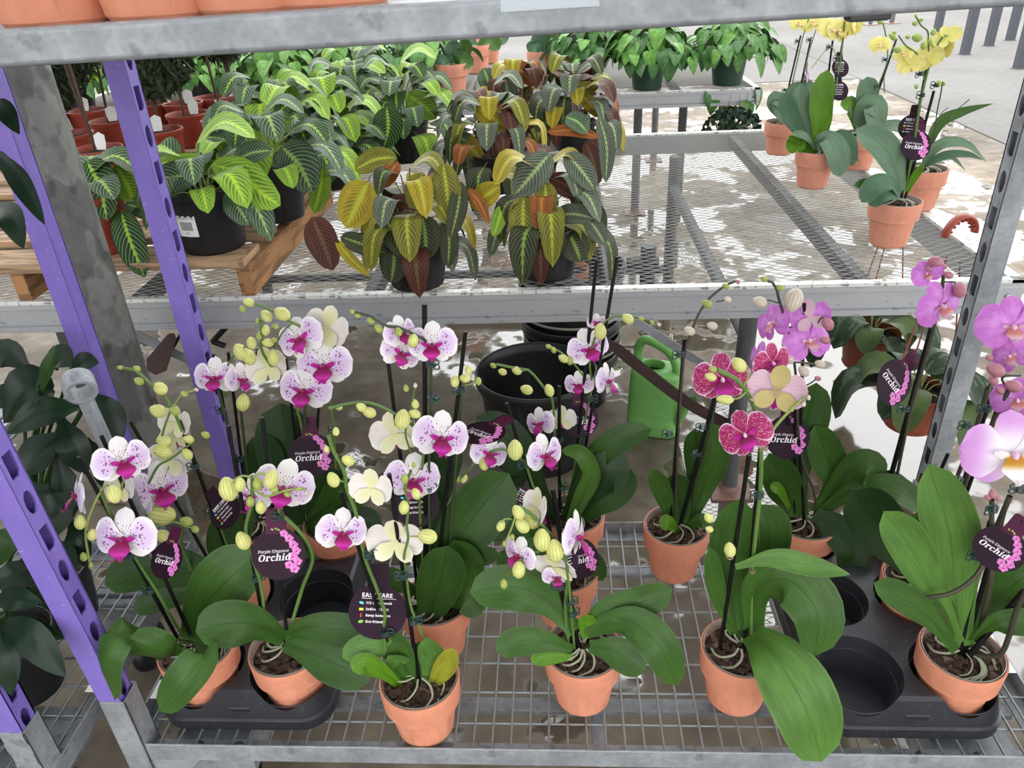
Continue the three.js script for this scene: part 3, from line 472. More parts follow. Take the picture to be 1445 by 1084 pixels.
// ---------------------------------------------------------------- a potted orchid from a list of measured points
// every point is [px, py, dz]: a direction seen in the photograph and the depth of the point behind or before its pot
function orchid(o) {
  const base = V(o.x, o.y, o.z), root = thing('potted_orchid', o.label, 'orchid', base, 0, o.group);
  const P = a => at(a[0], a[1], o.z + (a[2] ?? 0)), L = a => P(a).sub(base), pxm = a => depthOf(P(a)) / F_PX;
  const pot = mesh('pot', terraGeo, o.pale ? M.terraPale : M.terra, root); pot.rotation.y = rr(0, 6); pot.scale.setScalar(o.potScale ?? 1);
  if (o.liner !== 0) mesh('liner', linerGeo, M.liner, pot);
  const bk = mesh('bark_mix', barkGeo, M.bark, pot); bk.position.y = .103; const ch = mesh('bark_chips', chipGeo, M.chip, pot); ch.position.y = .103; ch.rotation.y = rr(0, 6); ch.userData.kind = 'stuff';
  const rt = mesh('roots', rootGeos[Math.floor(rnd() * 3)], M.root, root); rt.position.y = .103 * (o.potScale ?? 1); rt.rotation.y = rr(0, 6);
  for (const [pts, w, m = 'mid', opt = {}] of o.leaves ?? []) {
    const mid = pts[Math.floor(pts.length / 2)], N = opt.N ? V(...opt.N).normalize() : V(.03, .62, .78).normalize();
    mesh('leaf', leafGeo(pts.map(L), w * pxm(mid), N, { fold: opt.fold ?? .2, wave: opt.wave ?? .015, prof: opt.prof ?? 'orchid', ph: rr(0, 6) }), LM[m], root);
  }
  for (const [a, b, r0 = .0028] of o.stakes ?? []) { const r = r0 * 1.15, g = cyl(L(b), L(a), r, r, 8); mesh('stake', g, M.blackRod, root); }
  for (const [pts, r = .0026, m = 'g'] of o.stems ?? []) mesh('flower_stem', tube(pts.map(L), r, 0, 7), { g: stemG, d: stemD, b: stemB, y: stemY }[m], root);
  for (const [px, py, dz, s, yaw = 0, pitch = 8, roll = 0, type = o.type ?? 'spot', open = 1] of o.flowers ?? []) flower(root, L([px, py, dz]), s * pxm([px, py, dz]), yaw, pitch, roll, type, open);
  for (const [px, py, dz, s, ang = 0, type = o.bud ?? 'spot', ratio = 1] of o.buds ?? []) {
    const b = mesh('bud', budGeo, BUD[type], root), q = s * pxm([px, py, dz]) ; b.position.copy(L([px, py, dz])); b.scale.set(q * ratio, q * 1.12, q * ratio); b.quaternion.copy(turned(rr(-25, 25), rr(-20, 20), ang));
  }
  for (const [px, py, dz, flip = 1] of o.clips ?? []) { const c = mesh('clip', clipGeo, M.clip, root); c.position.copy(L([px, py, dz])); c.rotation.y = flip > 0 ? rr(-.4, .4) : Math.PI + rr(-.4, .4); }
  for (const [px, py, dz] of o.twists ?? []) mesh('twist_tie', twistGeo, M.twist, root).position.copy(L([px, py, dz]));
  for (const [px, py, dz, s, side, yaw, pitch, roll] of o.tags ?? []) tag(root, L([px, py, dz]), s * pxm([px, py, dz]), side, yaw, pitch, roll);
  return root;
}
// ---------------------------------------------------------------- carry trays
function trayThing(cx, cz, label) {
  const t = thing('carry_tray', label, 'tray', [cx, Y0 - .0095, cz]);
  const hw = .15, hd = .234, rings = [[0, 0, .05], [.02, 0, .05], [.023, .004, .048], [.072, .014, .042], [.077, .02, .038]], K = 10, pos = [], idx = [], uv = [];
  const ringPts = (ins, r) => { const o = []; for (const [sx, sz, a0] of [[1, 1, 0], [-1, 1, 1], [-1, -1, 2], [1, -1, 3]]) for (let k = 0; k <= K; k++) { const a = (a0 + k / K) * Math.PI / 2; o.push([sx * (hw - ins - r) + r * Math.cos(a), sz * (hd - ins - r) + r * Math.sin(a)]); } return o; };
  const n = 4 * (K + 1);
  rings.forEach(([y, ins, r]) => ringPts(ins, r).forEach(([x, z]) => { pos.push(x, y, z); uv.push(x * 3, z * 3 + y * 3); }));
  for (let q = 0; q < rings.length - 1; q++) for (let i = 0; i < n; i++) { const a = q * n + i, b = q * n + (i + 1) % n, c = a + n, d = b + n; idx.push(a, c, b, b, c, d); }
  const c0 = pos.length / 3; pos.push(0, 0, 0, 0, .077, 0); uv.push(0, 0, 0, 0); const top = (rings.length - 1) * n;
  for (let i = 0; i < n; i++) { idx.push(c0, i, (i + 1) % n); idx.push(c0 + 1, top + (i + 1) % n, top + i); }
  const g = new THREE.BufferGeometry(); g.setAttribute('position', new THREE.Float32BufferAttribute(pos, 3)); g.setAttribute('uv', new THREE.Float32BufferAttribute(uv, 2)); g.setIndex(idx); g.computeVertexNormals();
  const ev = new Evaluator(); ev.attributes = ['position', 'normal', 'uv']; ev.useGroups = false;
  let body = new Brush(g.toNonIndexed()); body.geometry.computeVertexNormals();
  for (const sx of [-1, 1]) for (const k of [-1, 0, 1]) { const w = new Brush(new THREE.CylinderGeometry(.0745, .056, .088, 48).translate(sx * .079, .0485, k * .163)); w.updateMatrixWorld(); body.updateMatrixWorld(); body = ev.evaluate(body, w, SUBTRACTION); }
  const bg = body.geometry; bg.clearGroups(); mesh('body', bg, M.tray, t);
  for (const sx of [-1, 1]) for (const k of [-1, 0, 1]) mesh('well_ring', new THREE.TorusGeometry(.0655, .0012, 6, 48).rotateX(Math.PI / 2).translate(sx * .079, .052, k * .163), M.tray, t);
  mesh('grip_notch', rbox(-.02, .034, hd - .022, .02, .047, hd - .0065, .003, 2), M.tray, t);
  return t;
}
trayThing(.1915, -.272, 'black plastic six-cell carry tray beside the purple post, holding spotted orchids');
trayThing(1.301, -.272, 'black plastic six-cell carry tray with two empty cells beside the pink orchids');
// ---------------------------------------------------------------- orchids on the lower trolley shelf
const YP = Y0 - .0092, YT = Y0 - .0092 + .0045, R1 = -.109, R2 = -.272, R3 = -.435, CL1 = .1125, CL2 = .2705, CR1 = 1.222, CR2 = 1.380;
const up = { N: [0, .25, 1] }, side = { N: [0, .9, .35] };
const SPOT = 'white and purple spotted orchids on the trolley';
orchid({ x: CL1, y: YT, z: R1, label: 'spotted orchid in the tray corner by the purple post, leaf curling over its pot', group: SPOT,
  leaves: [[[[268, 905, 0], [215, 898, .05], [166, 898, .115], [150, 930, .135], [163, 988, .14]], 56, 'mid', { N: [-.3, .6, .75] }], [[[262, 912, .03], [240, 925, .075], [212, 915, .095], [180, 900, .1]], 52, 'mid', { fold: .45 }], [[[268, 905, -.01], [290, 855, -.02], [325, 815, -.03], [366, 785, -.05]], 88, 'mid'], [[[278, 905, .02], [290, 922, .085], [264, 955, .115], [226, 1004, .13]], 56, 'mid']],
  stakes: [[[111, 645, -.01], [250, 900, 0]], [[143, 615, -.04], [268, 895, -.01]]],
  stems: [[[[258, 898, 0], [230, 850, 0], [190, 785, 0], [160, 735, 0], [142, 693, .01]], .0025], [[[173, 680, .0], [168, 700, -.005], [150, 684, 0], [141, 696, .01], [128, 724, .015], [121, 751, .02], [128, 803, .03]], .0018, 'y']],
  flowers: [[172, 652, .0, 72, 42, 0, 12], [176, 760, .03, 84, -4, 6, 2], [110, 700, .0, 66, -58, 0, -6], [170, 690, -.03, 50, 160, 0, 0]],
  buds: [[161, 697, .02, 25, 20], [113, 737, .02, 19, 5], [130, 755, .025, 16, -10], [118, 786, .03, 12, 20, 'green'], [128, 798, .03, 8, 0, 'green']],
  clips: [[211, 834, .005], [184, 784, .005]], tags: [[236, 790, -.01, 54, 'f', 66, 0, -22]] });
orchid({ x: CL2, y: YT, z: R1, label: 'spotted orchid in the tray, broad leaves spread both ways behind its orchid tag', group: SPOT,
  leaves: [[[[402, 902, 0], [362, 882, .02], [320, 880, .04], [276, 892, .06]], 66, 'deep'], [[[402, 895, 0], [440, 885, .01], [490, 890, .02], [545, 898, .03]], 48, 'deep'], [[[402, 908, .01], [440, 922, .03], [480, 940, .05], [522, 962, .06]], 58, 'deep']],
  stakes: [[[322, 601, -.02], [372, 880, 0]], [[370, 589, -.03], [404, 888, 0]]],
  stems: [[[[372, 885, 0], [370, 834, .005], [353, 776, .01], [347, 745, .01], [355, 712, .02], [356, 672, .02]], .0028], [[[413, 875, 0], [427, 829, 0], [441, 786, 0], [430, 760, 0], [412, 739, 0], [394, 722, 0], [396, 700, 0]], .003], [[[356, 674, .02], [340, 672, .025], [324, 684, .03]], .0017, 'y'], [[[356, 674, .02], [370, 668, .025], [384, 676, .03]], .0017, 'y'], [[[356, 690, .02], [375, 700, .03], [405, 692, .035], [432, 690, .04]], .0018, 'y']],
  flowers: [[400, 688, .0, 80, 12, 10, -12], [356, 700, -.03, 62, -30, 10, 0]],
  buds: [[322, 690, .03, 32, 15], [339, 684, .035, 19, 0], [383, 676, .03, 25, -10], [364, 683, .03, 17, 10, 'green'], [353, 708, .03, 14, 0, 'green'], [368, 716, .03, 18, 0], [386, 690, .035, 13, 60, 'green'], [405, 698, .035, 9, 60, 'green'], [343, 763, .02, 25, 25], [422, 690, .04, 8, 80, 'green'], [433, 697, .04, 8, 80, 'cream']],
  clips: [[361, 816, .005, -1], [395, 728, .005]], tags: [[393, 782, .02, 76, 'f', 4, 6, 3]] });
orchid({ x: CL1, y: YT, z: R2, label: 'spotted orchid deeper in the tray, drooping bud spray before the round pipe', group: SPOT,
  leaves: [[[[325, 830, 0], [275, 805, 0], [210, 800, .0], [147, 825, .01]], 62, 'deep'], [[[320, 830, 0], [270, 835, .01], [225, 845, .02], [188, 862, .03]], 36, 'deep'], [[[330, 825, 0], [315, 775, -.02], [330, 740, -.03], [350, 705, -.04]], 58, 'deep', up]],
  stakes: [[[184, 595, -.02], [322, 840, 0]], [[253, 594, 0], [342, 835, 0], .0032]],
  stems: [[[[342, 830, 0], [320, 770, 0], [289, 690, 0], [262, 620, 0], [243, 576, .01], [230, 556, .01], [210, 540, .02], [192, 523, .02], [165, 519, .02]], .0026], [[[243, 578, .01], [256, 558, .015], [280, 549, .02]], .0014, 'y'], [[[240, 580, .01], [230, 610, .02], [226, 640, .02]], .002], [[[275, 622, 0], [240, 648, .02], [225, 656, .025], [210, 682, .03], [197, 712, .04], [203, 738, .04]], .0022], [[[203, 739, .04], [225, 742, .045], [247, 737, .05], [262, 743, .05], [275, 746, .05]], .0016, 'y'], [[[258, 740, 0], [256, 770, 0], [268, 800, 0], [272, 828, 0]], .003]],
  flowers: [[226, 690, .02, 78, 48, 10, 10], [196, 715, .03, 60, -40, 5, 20], [240, 650, -.01, 64, 172, 5, 0], [247, 597, -.01, 52, 165, 0, 10], [248, 618, -.01, 44, 175, 0, -20]],
  buds: [[223, 580, .01, 23, 70], [231, 622, .02, 22, 80], [229, 637, .03, 25, 75], [264, 641, .02, 17, 40], [246, 580, .02, 14, 60, 'green'], [196, 538, .02, 13, 60, 'green'], [226, 548, .015, 21, 60], [193, 520, .02, 10, 60, 'green'], [170, 519, .02, 8, 80, 'green'], [260, 556, .015, 10, 60, 'green'], [277, 550, .02, 6, 60, 'cream'], [228, 726, .04, 36, 80], [263, 736, .05, 17, 70, 'green'], [275, 747, .05, 12, 60, 'green'], [231, 757, .05, 22, 50], [290, 614, 0, 12, 60, 'green'], [266, 620, .01, 14, 70, 'spot']],
  clips: [[276, 657, .005], [300, 722, .005]], tags: [[318, 722, .0, 50, 'b', 60, 0, 38]] });
orchid({ x: CL1, y: YT, z: R3, label: 'tall spotted orchid at the back of the tray, flower against the purple rear post', group: SPOT,
  leaves: [[[[345, 735, 0], [365, 700, 0], [375, 650, -.01], [372, 610, -.02]], 60, 'dark', up]],
  stakes: [[[301, 500, 0], [348, 740, 0]], [[322, 497, -.01], [352, 740, 0]]],
  stems: [[[[350, 735, 0], [335, 660, .005], [318, 590, .01], [308, 550, .005]], .0028, 'd'], [[[356, 735, 0], [350, 670, .005], [342, 600, .01], [338, 560, .01]], .0028, 'd'], [[[318, 560, 0], [320, 520, .01], [335, 497, .02], [352, 486, .02]], .002]],
  flowers: [[304, 533, .02, 58, -4, 8, 0], [341, 536, .01, 48, 55, 5, 0], [378, 520, .0, 60, 168, 0, -12]],
  buds: [[343, 568, .03, 23, 0], [340, 497, .02, 24, 30], [352, 504, .02, 22, 20], [386, 505, .02, 22, 5, 'spot', .9], [355, 484, .02, 17, 20]],
  clips: [[314, 579, .005], [340, 648, .005]] });
orchid({ x: CL2, y: YT, z: R3, label: 'tall spotted orchid with four open flowers crowded below the bench edge', group: SPOT,
  leaves: [[[[430, 740, 0], [418, 690, 0], [408, 630, -.02], [396, 568, -.04]], 92, 'dark', up], [[[440, 740, 0], [470, 710, .02], [490, 700, .03], [505, 720, .04]], 62, 'deep', up], [[[425, 745, 0], [450, 760, .03], [465, 785, .05]], 60, 'deep'], [[[430, 735, 0], [460, 690, .01], [482, 665, .01]], 48, 'dark', up], [[[440, 745, 0], [495, 735, .02], [540, 740, .02]], 44, 'dark']],
  stakes: [[[403, 505, -.01], [432, 740, 0]], [[455, 483, -.01], [440, 740, 0], .0024]],
  stems: [[[[432, 740, 0], [425, 600, .0], [404, 545, .0], [386, 521, .0], [368, 491, .01], [370, 475, .01], [367, 452, .01]], .0026], [[[440, 735, 0], [437, 640, 0], [430, 590, .0], [432, 560, .0]], .0026, 'd'], [[[476, 735, 0], [472, 640, 0], [467, 575, 0], [458, 540, 0], [436, 470, 0], [410, 454, 0], [383, 438, .01], [360, 428, .01]], .0024], [[[386, 500, 0], [398, 470, 0], [412, 456, 0]], .0016]],
  flowers: [[424, 478, .01, 66, -12, 4, 22], [461, 464, -.02, 66, 165, 0, 20], [457, 516, .02, 74, 2, 8, 4], [430, 551, .04, 72, -8, 10, -6]],
  buds: [[351, 427, .01, 15, 70], [342, 436, .01, 10, 30, 'green'], [376, 446, .01, 18, 40], [398, 443, .01, 23, 60], [363, 453, .01, 8, 0, 'green'], [375, 466, .01, 14, 0], [378, 484, .01, 15, 80], [389, 461, .01, 9, 70, 'green'], [387, 480, .01, 9, 70, 'green'], [366, 474, .01, 11, 0, 'green'], [467, 576, .01, 7, 70, 'green'], [478, 575, .01, 11, 80]],
  clips: [[473, 606, .005]], tags: [[440, 642, .02, 62, 'f', 6, 6, 4]] });
orchid({ x: .505, y: YP, z: -.053, label: 'spotted orchid standing alone on the shelf edge with short leaves and a care tag', group: SPOT,
  leaves: [[[[572, 962, 0], [545, 915, .0], [515, 912, .01], [483, 928, .02]], 36, 'light'], [[[572, 975, 0], [540, 948, .02], [512, 936, .03], [498, 948, .04]], 30, 'bright'], [[[582, 965, 0], [565, 925, 0], [548, 890, -.01]], 44, 'mid', up], [[[588, 968, .0], [570, 940, .0], [548, 925, .01]], 34, 'light', up], [[[600, 970, 0], [612, 935, .0], [603, 900, .01]], 40, 'light', up], [[[605, 975, 0], [625, 945, .005], [640, 915, .01]], 32, 'yellow', up], [[[598, 965, 0], [595, 930, -.02], [592, 905, -.03]], 30, 'mid', up]],
  stakes: [[[481, 694, -.02], [570, 978, 0]], [[549, 669, -.01], [593, 978, 0], .003]],
  stems: [[[[545, 925, 0], [541, 892, 0], [543, 865, 0], [532, 832, 0], [516, 790, 0], [508, 754, 0], [501, 719, 0], [489, 688, 0], [485, 663, 0], [470, 636, .0], [463, 612, 0]], .0027], [[[610, 925, 0], [592, 886, 0], [580, 857, 0], [572, 800, 0], [570, 785, .01], [576, 758, .015], [574, 745, .015], [576, 712, .02], [572, 688, .02], [580, 664, .02]], .002], [[[576, 757, .015], [590, 757, .015], [600, 757, .02]], .0014, 'y'], [[[485, 680, 0], [474, 676, .01]], .0013, 'y'], [[[572, 690, .02], [587, 697, .02]], .0012, 'y']],
  flowers: [[482, 752, .02, 68, 30, 4, -6], [524, 690, .0, 60, 170, -5, 5], [557, 765, -.005, 76, 176, -15, 0]],
  buds: [[470, 677, .01, 21, 30], [491, 650, .0, 18, 60], [474, 609, .0, 12, 20], [603, 757, .025, 26, 80], [587, 697, .02, 16, 20], [570, 716, .03, 18, 0], [571, 676, .03, 13, 0, 'green'], [584, 656, .02, 8, 0, 'green'], [461, 634, .0, 10, 20]],
  clips: [[520, 783, .005, -1], [570, 812, .005], [583, 877, .005, -1], [543, 893, .006, -1]], tags: [[533, 864, -.006, 82, 'b', 2, 8, -3]] });
orchid({ x: .507, y: YP, z: -.222, label: 'spotted orchid with two large upright leaves behind the shelf-edge orchid', group: SPOT,
  leaves: [[[[600, 890, .03], [612, 850, .03], [625, 805, .02], [632, 770, .01]], 66, 'deep', up], [[[612, 885, 0], [645, 845, .01], [656, 800, 0], [640, 762, -.01]], 58, 'mid', up], [[[618, 850, 0], [655, 845, .02], [678, 868, .03]], 38, 'mid'], [[[610, 830, 0], [640, 770, -.02], [680, 715, -.04], [718, 668, -.06]], 84, 'deep', up], [[[600, 840, 0], [560, 820, .02], [553, 800, .02]], 32, 'deep', up], [[[605, 840, 0], [600, 740, -.03], [625, 650, -.05], [640, 620, -.06]], 56, 'dark', up], [[[615, 835, 0], [660, 790, -.01], [705, 782, 0]], 30, 'deep']],
  stakes: [[[545, 491, -.04], [592, 850, 0]], [[599, 429, -.02], [601, 850, 0], .0034], [[657, 468, -.04], [612, 850, 0]]],
  stems: [[[[600, 840, 0], [592, 700, 0], [596, 625, 0], [580, 598, .0], [561, 586, .0], [524, 569, .0], [490, 570, 0], [466, 576, 0]], .0024], [[[583, 600, 0], [581, 575, .01], [586, 545, .01]], .0014], [[[580, 640, 0], [572, 610, .0], [580, 590, 0]], .0015], [[[612, 840, 0], [605, 700, 0], [608, 560, -.01], [607, 500, -.01], [600, 480, 0], [584, 472, .01], [563, 462, .01], [540, 459, .01], [532, 450, .01], [508, 442, .01], [496, 440, .01]], .0022, 'd'], [[[630, 840, 0], [640, 700, -.02], [648, 600, -.03], [652, 545, -.03]], .0026, 'd'], [[[652, 545, -.03], [668, 540, -.02], [670, 530, -.02]], .0013, 'y']],
  flowers: [[610, 487, .0, 66, 0, 8, 0], [566, 470, .0, 50, 40, 6, 15], [566, 498, -.02, 58, 30, 10, -20], [622, 618, .02, 76, 22, 6, -8], [582, 677, .01, 74, 16, 8, -4], [557, 614, -.02, 66, 172, 0, -14], [575, 612, -.02, 50, 165, 0, 10]],
  buds: [[497, 440, .01, 8, 60, 'green'], [504, 445, .01, 10, 60, 'green'], [523, 453, .01, 11, 70, 'green'], [534, 464, .01, 13, 50, 'green'], [562, 468, .015, 13, 30, 'green'], [583, 481, .02, 19, -20], [510, 575, .01, 15, 60], [521, 582, .01, 19, 70], [568, 592, .02, 27, -10], [585, 584, .01, 16, 70], [586, 570, .01, 13, 20], [573, 548, .01, 10, 10, 'green'], [586, 544, .01, 7, 10, 'cream'], [642, 538, -.02, 16, 0], [656, 534, -.02, 15, 80], [661, 522, -.02, 13, 10], [675, 538, -.02, 11, 10, 'green']],
  clips: [[607, 514, .005, -1], [609, 563, .005, -1], [605, 690, .005, -1], [652, 550, -.02], [655, 607, -.02, -1]], tags: [[681, 612, -.02, 66, 'f', 10, 58, -34], [587, 712, -.01, 66, 'b', 4, 8, 3]] });
orchid({ x: .771, y: YP, z: -.115, label: 'spotted orchid with wet broad leaves drooping over a lone terracotta pot', group: SPOT,
  leaves: [[[[812, 890, 0], [770, 845, -.01], [720, 828, 0], [663, 836, .01]], 64, 'mid'], [[[808, 918, .01], [770, 905, .02], [730, 905, .03], [700, 920, .04]], 40, 'mid'], [[[808, 928, .02], [775, 928, .03], [748, 930, .04]], 22, 'bright'], [[[822, 890, 0], [855, 862, 0], [905, 850, 0], [948, 830, .0]], 46, 'mid'], [[[828, 890, .0], [885, 876, .02], [925, 905, .05], [956, 968, .07]], 56, 'mid'], [[[832, 912, .01], [870, 920, .03], [910, 948, .05]], 46, 'mid'], [[[825, 900, 0], [828, 880, 0], [835, 868, 0]], 26, 'bright', up]],
  stakes: [[[766, 702, -.03], [814, 945, 0], .0036], [[780, 690, -.03], [821, 945, 0], .0036]],
  stems: [[[[806, 935, 0], [798, 865, .0], [800, 800, .0], [790, 770, .01], [770, 747, .02], [745, 722, .02], [732, 714, .02]], .0028], [[[812, 935, 0], [806, 860, .01], [801, 810, .01], [797, 790, .02], [780, 776, .03], [757, 779, .03], [735, 790, .04], [716, 812, .04], [711, 824, .04]], .0022], [[[731, 718, .02], [722, 745, .03], [712, 768, .03]], .0015, 'y'], [[[722, 733, .02], [712, 733, .03], [706, 740, .03]], .0013, 'y'], [[[800, 780, 0], [806, 765, .01], [812, 757, .01]], .0013, 'y']],
  flowers: [[732, 783, .03, 56, -42, 15, -20], [814, 758, .02, 74, 66, 4, -8], [784, 800, .0, 64, 150, -40, 0], [757, 718, .0, 60, 120, 10, 10], [786, 814, .0, 40, 10, 20, 0]],
  buds: [[765, 762, .04, 30, 5], [783, 777, .045, 31, 15], [731, 723, .03, 20, 30], [737, 742, .03, 22, 40], [707, 742, .03, 15, -20], [723, 758, .03, 9, 0, 'green'], [732, 804, .05, 23, 0], [711, 824, .05, 13, 0, 'green'], [712, 767, .03, 8, 0, 'green'], [748, 735, .01, 26, 60]],
  clips: [[790, 828, .01], [804, 850, .01, -1], [807, 866, .01, -1]], tags: [[800, 795, -.02, 40, 'b', 30, 0, 10]] });
orchid({ x: .742, y: YP, z: -.302, label: 'spotted orchid behind the lone wet-leaved pot, purple tag pushed into its rim', group: SPOT,
  leaves: [[[[780, 790, 0], [735, 740, .01], [690, 718, .02], [650, 746, .03]], 42, 'deep'], [[[780, 795, 0], [730, 755, .01], [685, 745, .02], [640, 768, .03]], 38, 'deep'], [[[790, 795, 0], [760, 770, .02], [720, 790, .02], [700, 785, .02]], 34, 'mid'], [[[800, 800, 0], [835, 790, .01], [850, 820, .02]], 26, 'deep']],
  stakes: [[[715, 569, -.02], [786, 810, 0]]],
  stems: [[[[788, 800, 0], [770, 730, 0], [753, 688, 0], [736, 649, .01], [710, 634, .015], [685, 641, .02], [660, 664, .03], [640, 686, .03]], .0022]],
  flowers: [[690, 640, .02, 54, 28, 6, -14], [769, 642, .02, 60, 40, 5, 10]],
  buds: [[727, 635, .03, 27, 5], [683, 655, .03, 17, 10], [655, 676, .03, 12, -40], [647, 677, .03, 10, -50, 'green'], [640, 686, .03, 7, 0, 'green']],
  clips: [[742, 655, .01]], tags: [[818, 788, .03, 56, 'f', 10, -12, 12], [742, 705, -.01, 46, 'b', 40, -46, -44]] });
orchid({ x: .762, y: YP, z: -.462, label: 'spotted orchid at the rear shelf rail, leaves arching before the big black pot', group: SPOT,
  leaves: [[[[785, 745, 0], [748, 680, .0], [715, 620, .0], [672, 588, 0]], 58, 'dark', { N: [.3, .6, .8] }], [[[795, 740, 0], [830, 660, .0], [870, 622, 0], [920, 605, 0]], 40, 'deep'], [[[795, 745, 0], [830, 690, .02], [860, 665, .02], [888, 668, .02]], 58, 'dark'], [[[795, 750, 0], [840, 712, .01], [872, 690, .0], [891, 662, -.01]], 46, 'deep'], [[[798, 755, .02], [820, 705, .03], [836, 668, .03], [820, 640, .02], [792, 636, .0]], 30, 'light', { N: [-.5, .5, .7], prof: 'oval' }], [[[785, 750, 0], [740, 700, .02], [715, 680, .03]], 60, 'dark', up]],
  stakes: [[[789, 545, 0], [790, 755, 0], .0032], [[842, 366, -.06], [802, 755, -.01]], [[871, 362, -.06], [806, 755, -.01]]],
  stems: [[[[808, 755, 0], [800, 715, 0], [785, 640, .0], [778, 560, 0], [768, 548, .01], [745, 522, .01], [730, 520, .01], [700, 514, .01]], .0024], [[[745, 522, .01], [728, 526, .01]], .001, 'y'], [[[800, 750, 0], [812, 650, -.02], [826, 590, -.04], [835, 545, -.04], [832, 510, -.04], [845, 465, -.03], [862, 448, -.03], [885, 446, -.03], [928, 456, -.03]], .0022], [[[830, 540, -.04], [815, 520, -.04], [795, 500, -.03], [775, 488, -.03]], .0017], [[[833, 545, -.04], [848, 540, -.04]], .0012, 'y']],
  flowers: [[762, 598, .01, 46, -38, 8, 10], [793, 592, -.02, 40, 165, 0, 0], [831, 492, -.04, 58, 10, 6, 22], [857, 538, -.03, 52, 58, 4, 0], [817, 543, -.04, 40, -20, 12, 0], [842, 455, -.05, 26, 0, 0, 0]],
  buds: [[696, 516, .01, 9, 60, 'green'], [709, 525, .01, 12, 70], [729, 523, .01, 14, 60], [743, 550, .01, 17, 70], [775, 551, .015, 17, 20], [847, 468, -.02, 22, 0], [886, 450, -.02, 17, 50], [795, 506, -.02, 14, 60], [804, 509, -.02, 12, 10, 'green'], [781, 494, -.02, 9, 30, 'green'], [774, 489, -.02, 8, 70, 'green'], [905, 450, -.02, 8, 60, 'green'], [920, 455, -.02, 7, 60, 'green'], [930, 458, -.02, 6, 60, 'cream']],
  clips: [[790, 620, .005], [793, 688, .005, -1], [833, 563, -.035, -1], [820, 615, -.03, -1]], tags: [[818, 592, -.04, 52, 'f', -6, 6, 0]] });
const MAG = 'magenta flecked orchids';
orchid({ x: 1.031, y: YP, z: -.118, liner: 1, type: 'magenta', bud: 'spot', label: 'magenta flecked orchid with one huge leaf hanging over the shelf edge',
  leaves: [[[[1040, 890, 0], [1030, 820, -.02], [1035, 760, -.03], [1042, 705, -.04]], 70, 'mid', up], [[[1055, 890, 0], [1078, 805, -.03], [1085, 745, -.04], [1072, 712, -.05]], 60, 'deep', up], [[[1035, 895, 0], [1012, 835, 0], [1002, 772, 0]], 26, 'mid', up], [[[1038, 800, .01], [1090, 788, .02], [1150, 800, .03], [1200, 811, .04]], 32, 'light', { prof: 'pointed' }], [[[1063, 885, 0], [1070, 830, .01], [1112, 818, .03], [1152, 862, .06], [1150, 926, .08]], 78, 'mid'], [[[1062, 895, .01], [1092, 925, .07], [1132, 990, .125], [1160, 1075, .15]], 98, 'light'], [[[1050, 900, 0], [1050, 840, -.02], [1055, 800, -.03]], 50, 'dark', up]],  // hanging leaf uses the lighter green to carry sky reflection in its colour
  stakes: [[[1057, 642, 0], [1016, 915, 0], .003], [[1075, 615, -.01], [1050, 918, 0], .0032]],
  stems: [[[[1060, 905, .0], [1062, 800, .005], [1073, 690, .0], [1074, 640, 0], [1070, 600, 0], [1066, 580, 0], [1049, 546, .01], [1040, 536, .01], [1012, 522, .01]], .0032, 'g'], [[[1050, 546, .01], [1056, 528, .01], [1048, 518, .01]], .0013, 'y'], [[[1075, 630, .02], [1100, 595, .03], [1135, 560, .03]], .002, 'y'], [[[1058, 548, .01], [1042, 562, .01], [1028, 563, .01]], .0013, 'y']],
  flowers: [[1053, 614, .02, 72, -28, 4, 24], [1096, 553, .01, 76, 160, 0, 12], [1089, 512, -.02, 56, 20, 20, 10]],
  buds: [[1043, 515, .01, 22, 40], [1003, 532, .015, 15, 70], [1006, 521, .015, 11, 80, 'green'], [1023, 564, .02, 22, 85, 'spot', .75], [1030, 776, .02, 20, 10], [1000, 731, .01, 15, 40], [1001, 747, .01, 11, 70], [1134, 570, .03, 8, 0, 'cream'], [1141, 561, .03, 7, 0, 'cream']],
  twists: [[1030, 784, .005], [1062, 804, .005], [1078, 631, .005]], clips: [[1072, 698, .005]], group: MAG });
orchid({ x: .968, y: YP, z: -.425, type: 'magenta', bud: 'cream', label: 'magenta flecked orchid at the rear rail with a bare stem of pale buds', group: MAG,
  leaves: [[[[948, 740, 0], [935, 695, 0], [920, 662, 0]], 28, 'mid', up], [[[962, 742, 0], [958, 700, -.01], [950, 668, -.01]], 42, 'deep', up], [[[972, 742, 0], [992, 690, -.01], [1010, 640, -.01], [1004, 596, -.02]], 40, 'mid', up], [[[980, 735, 0], [985, 650, -.03], [980, 605, -.04]], 40, 'deep', up], [[[955, 750, .01], [942, 738, .03], [930, 737, .03]], 22, 'bright'], [[[970, 745, 0], [990, 735, .02], [1003, 740, .02]], 22, 'mid']],
  stakes: [[[966, 478, -.01], [945, 748, 0], .003], [[1010, 555, .0], [957, 752, 0], .0034]],
  stems: [[[[952, 745, 0], [958, 600, 0], [967, 495, 0], [975, 470, 0], [985, 445, 0], [1000, 422, 0], [1022, 404, 0], [1040, 396, 0]], .0022, 'b'], [[[985, 461, 0], [1000, 462, 0]], .0012, 'b'], [[[1010, 426, 0], [1022, 424, 0]], .0012, 'b'], [[[978, 745, 0], [980, 690, 0], [995, 640, 0], [1012, 555, 0]], .0026, 'd']],
  flowers: [[1019, 536, .01, 76, -6, 6, 6]],
  buds: [[973, 467, .01, 15, 60], [1005, 460, .01, 14, 70], [998, 429, .01, 14, 60, 'green'], [1027, 423, .01, 11, 70], [1024, 404, .01, 10, 60, 'green'], [1041, 398, .01, 7, 60, 'pink']],
  clips: [[960, 500, .005], [945, 612, .005], [992, 602, .005], [985, 640, .005]] });
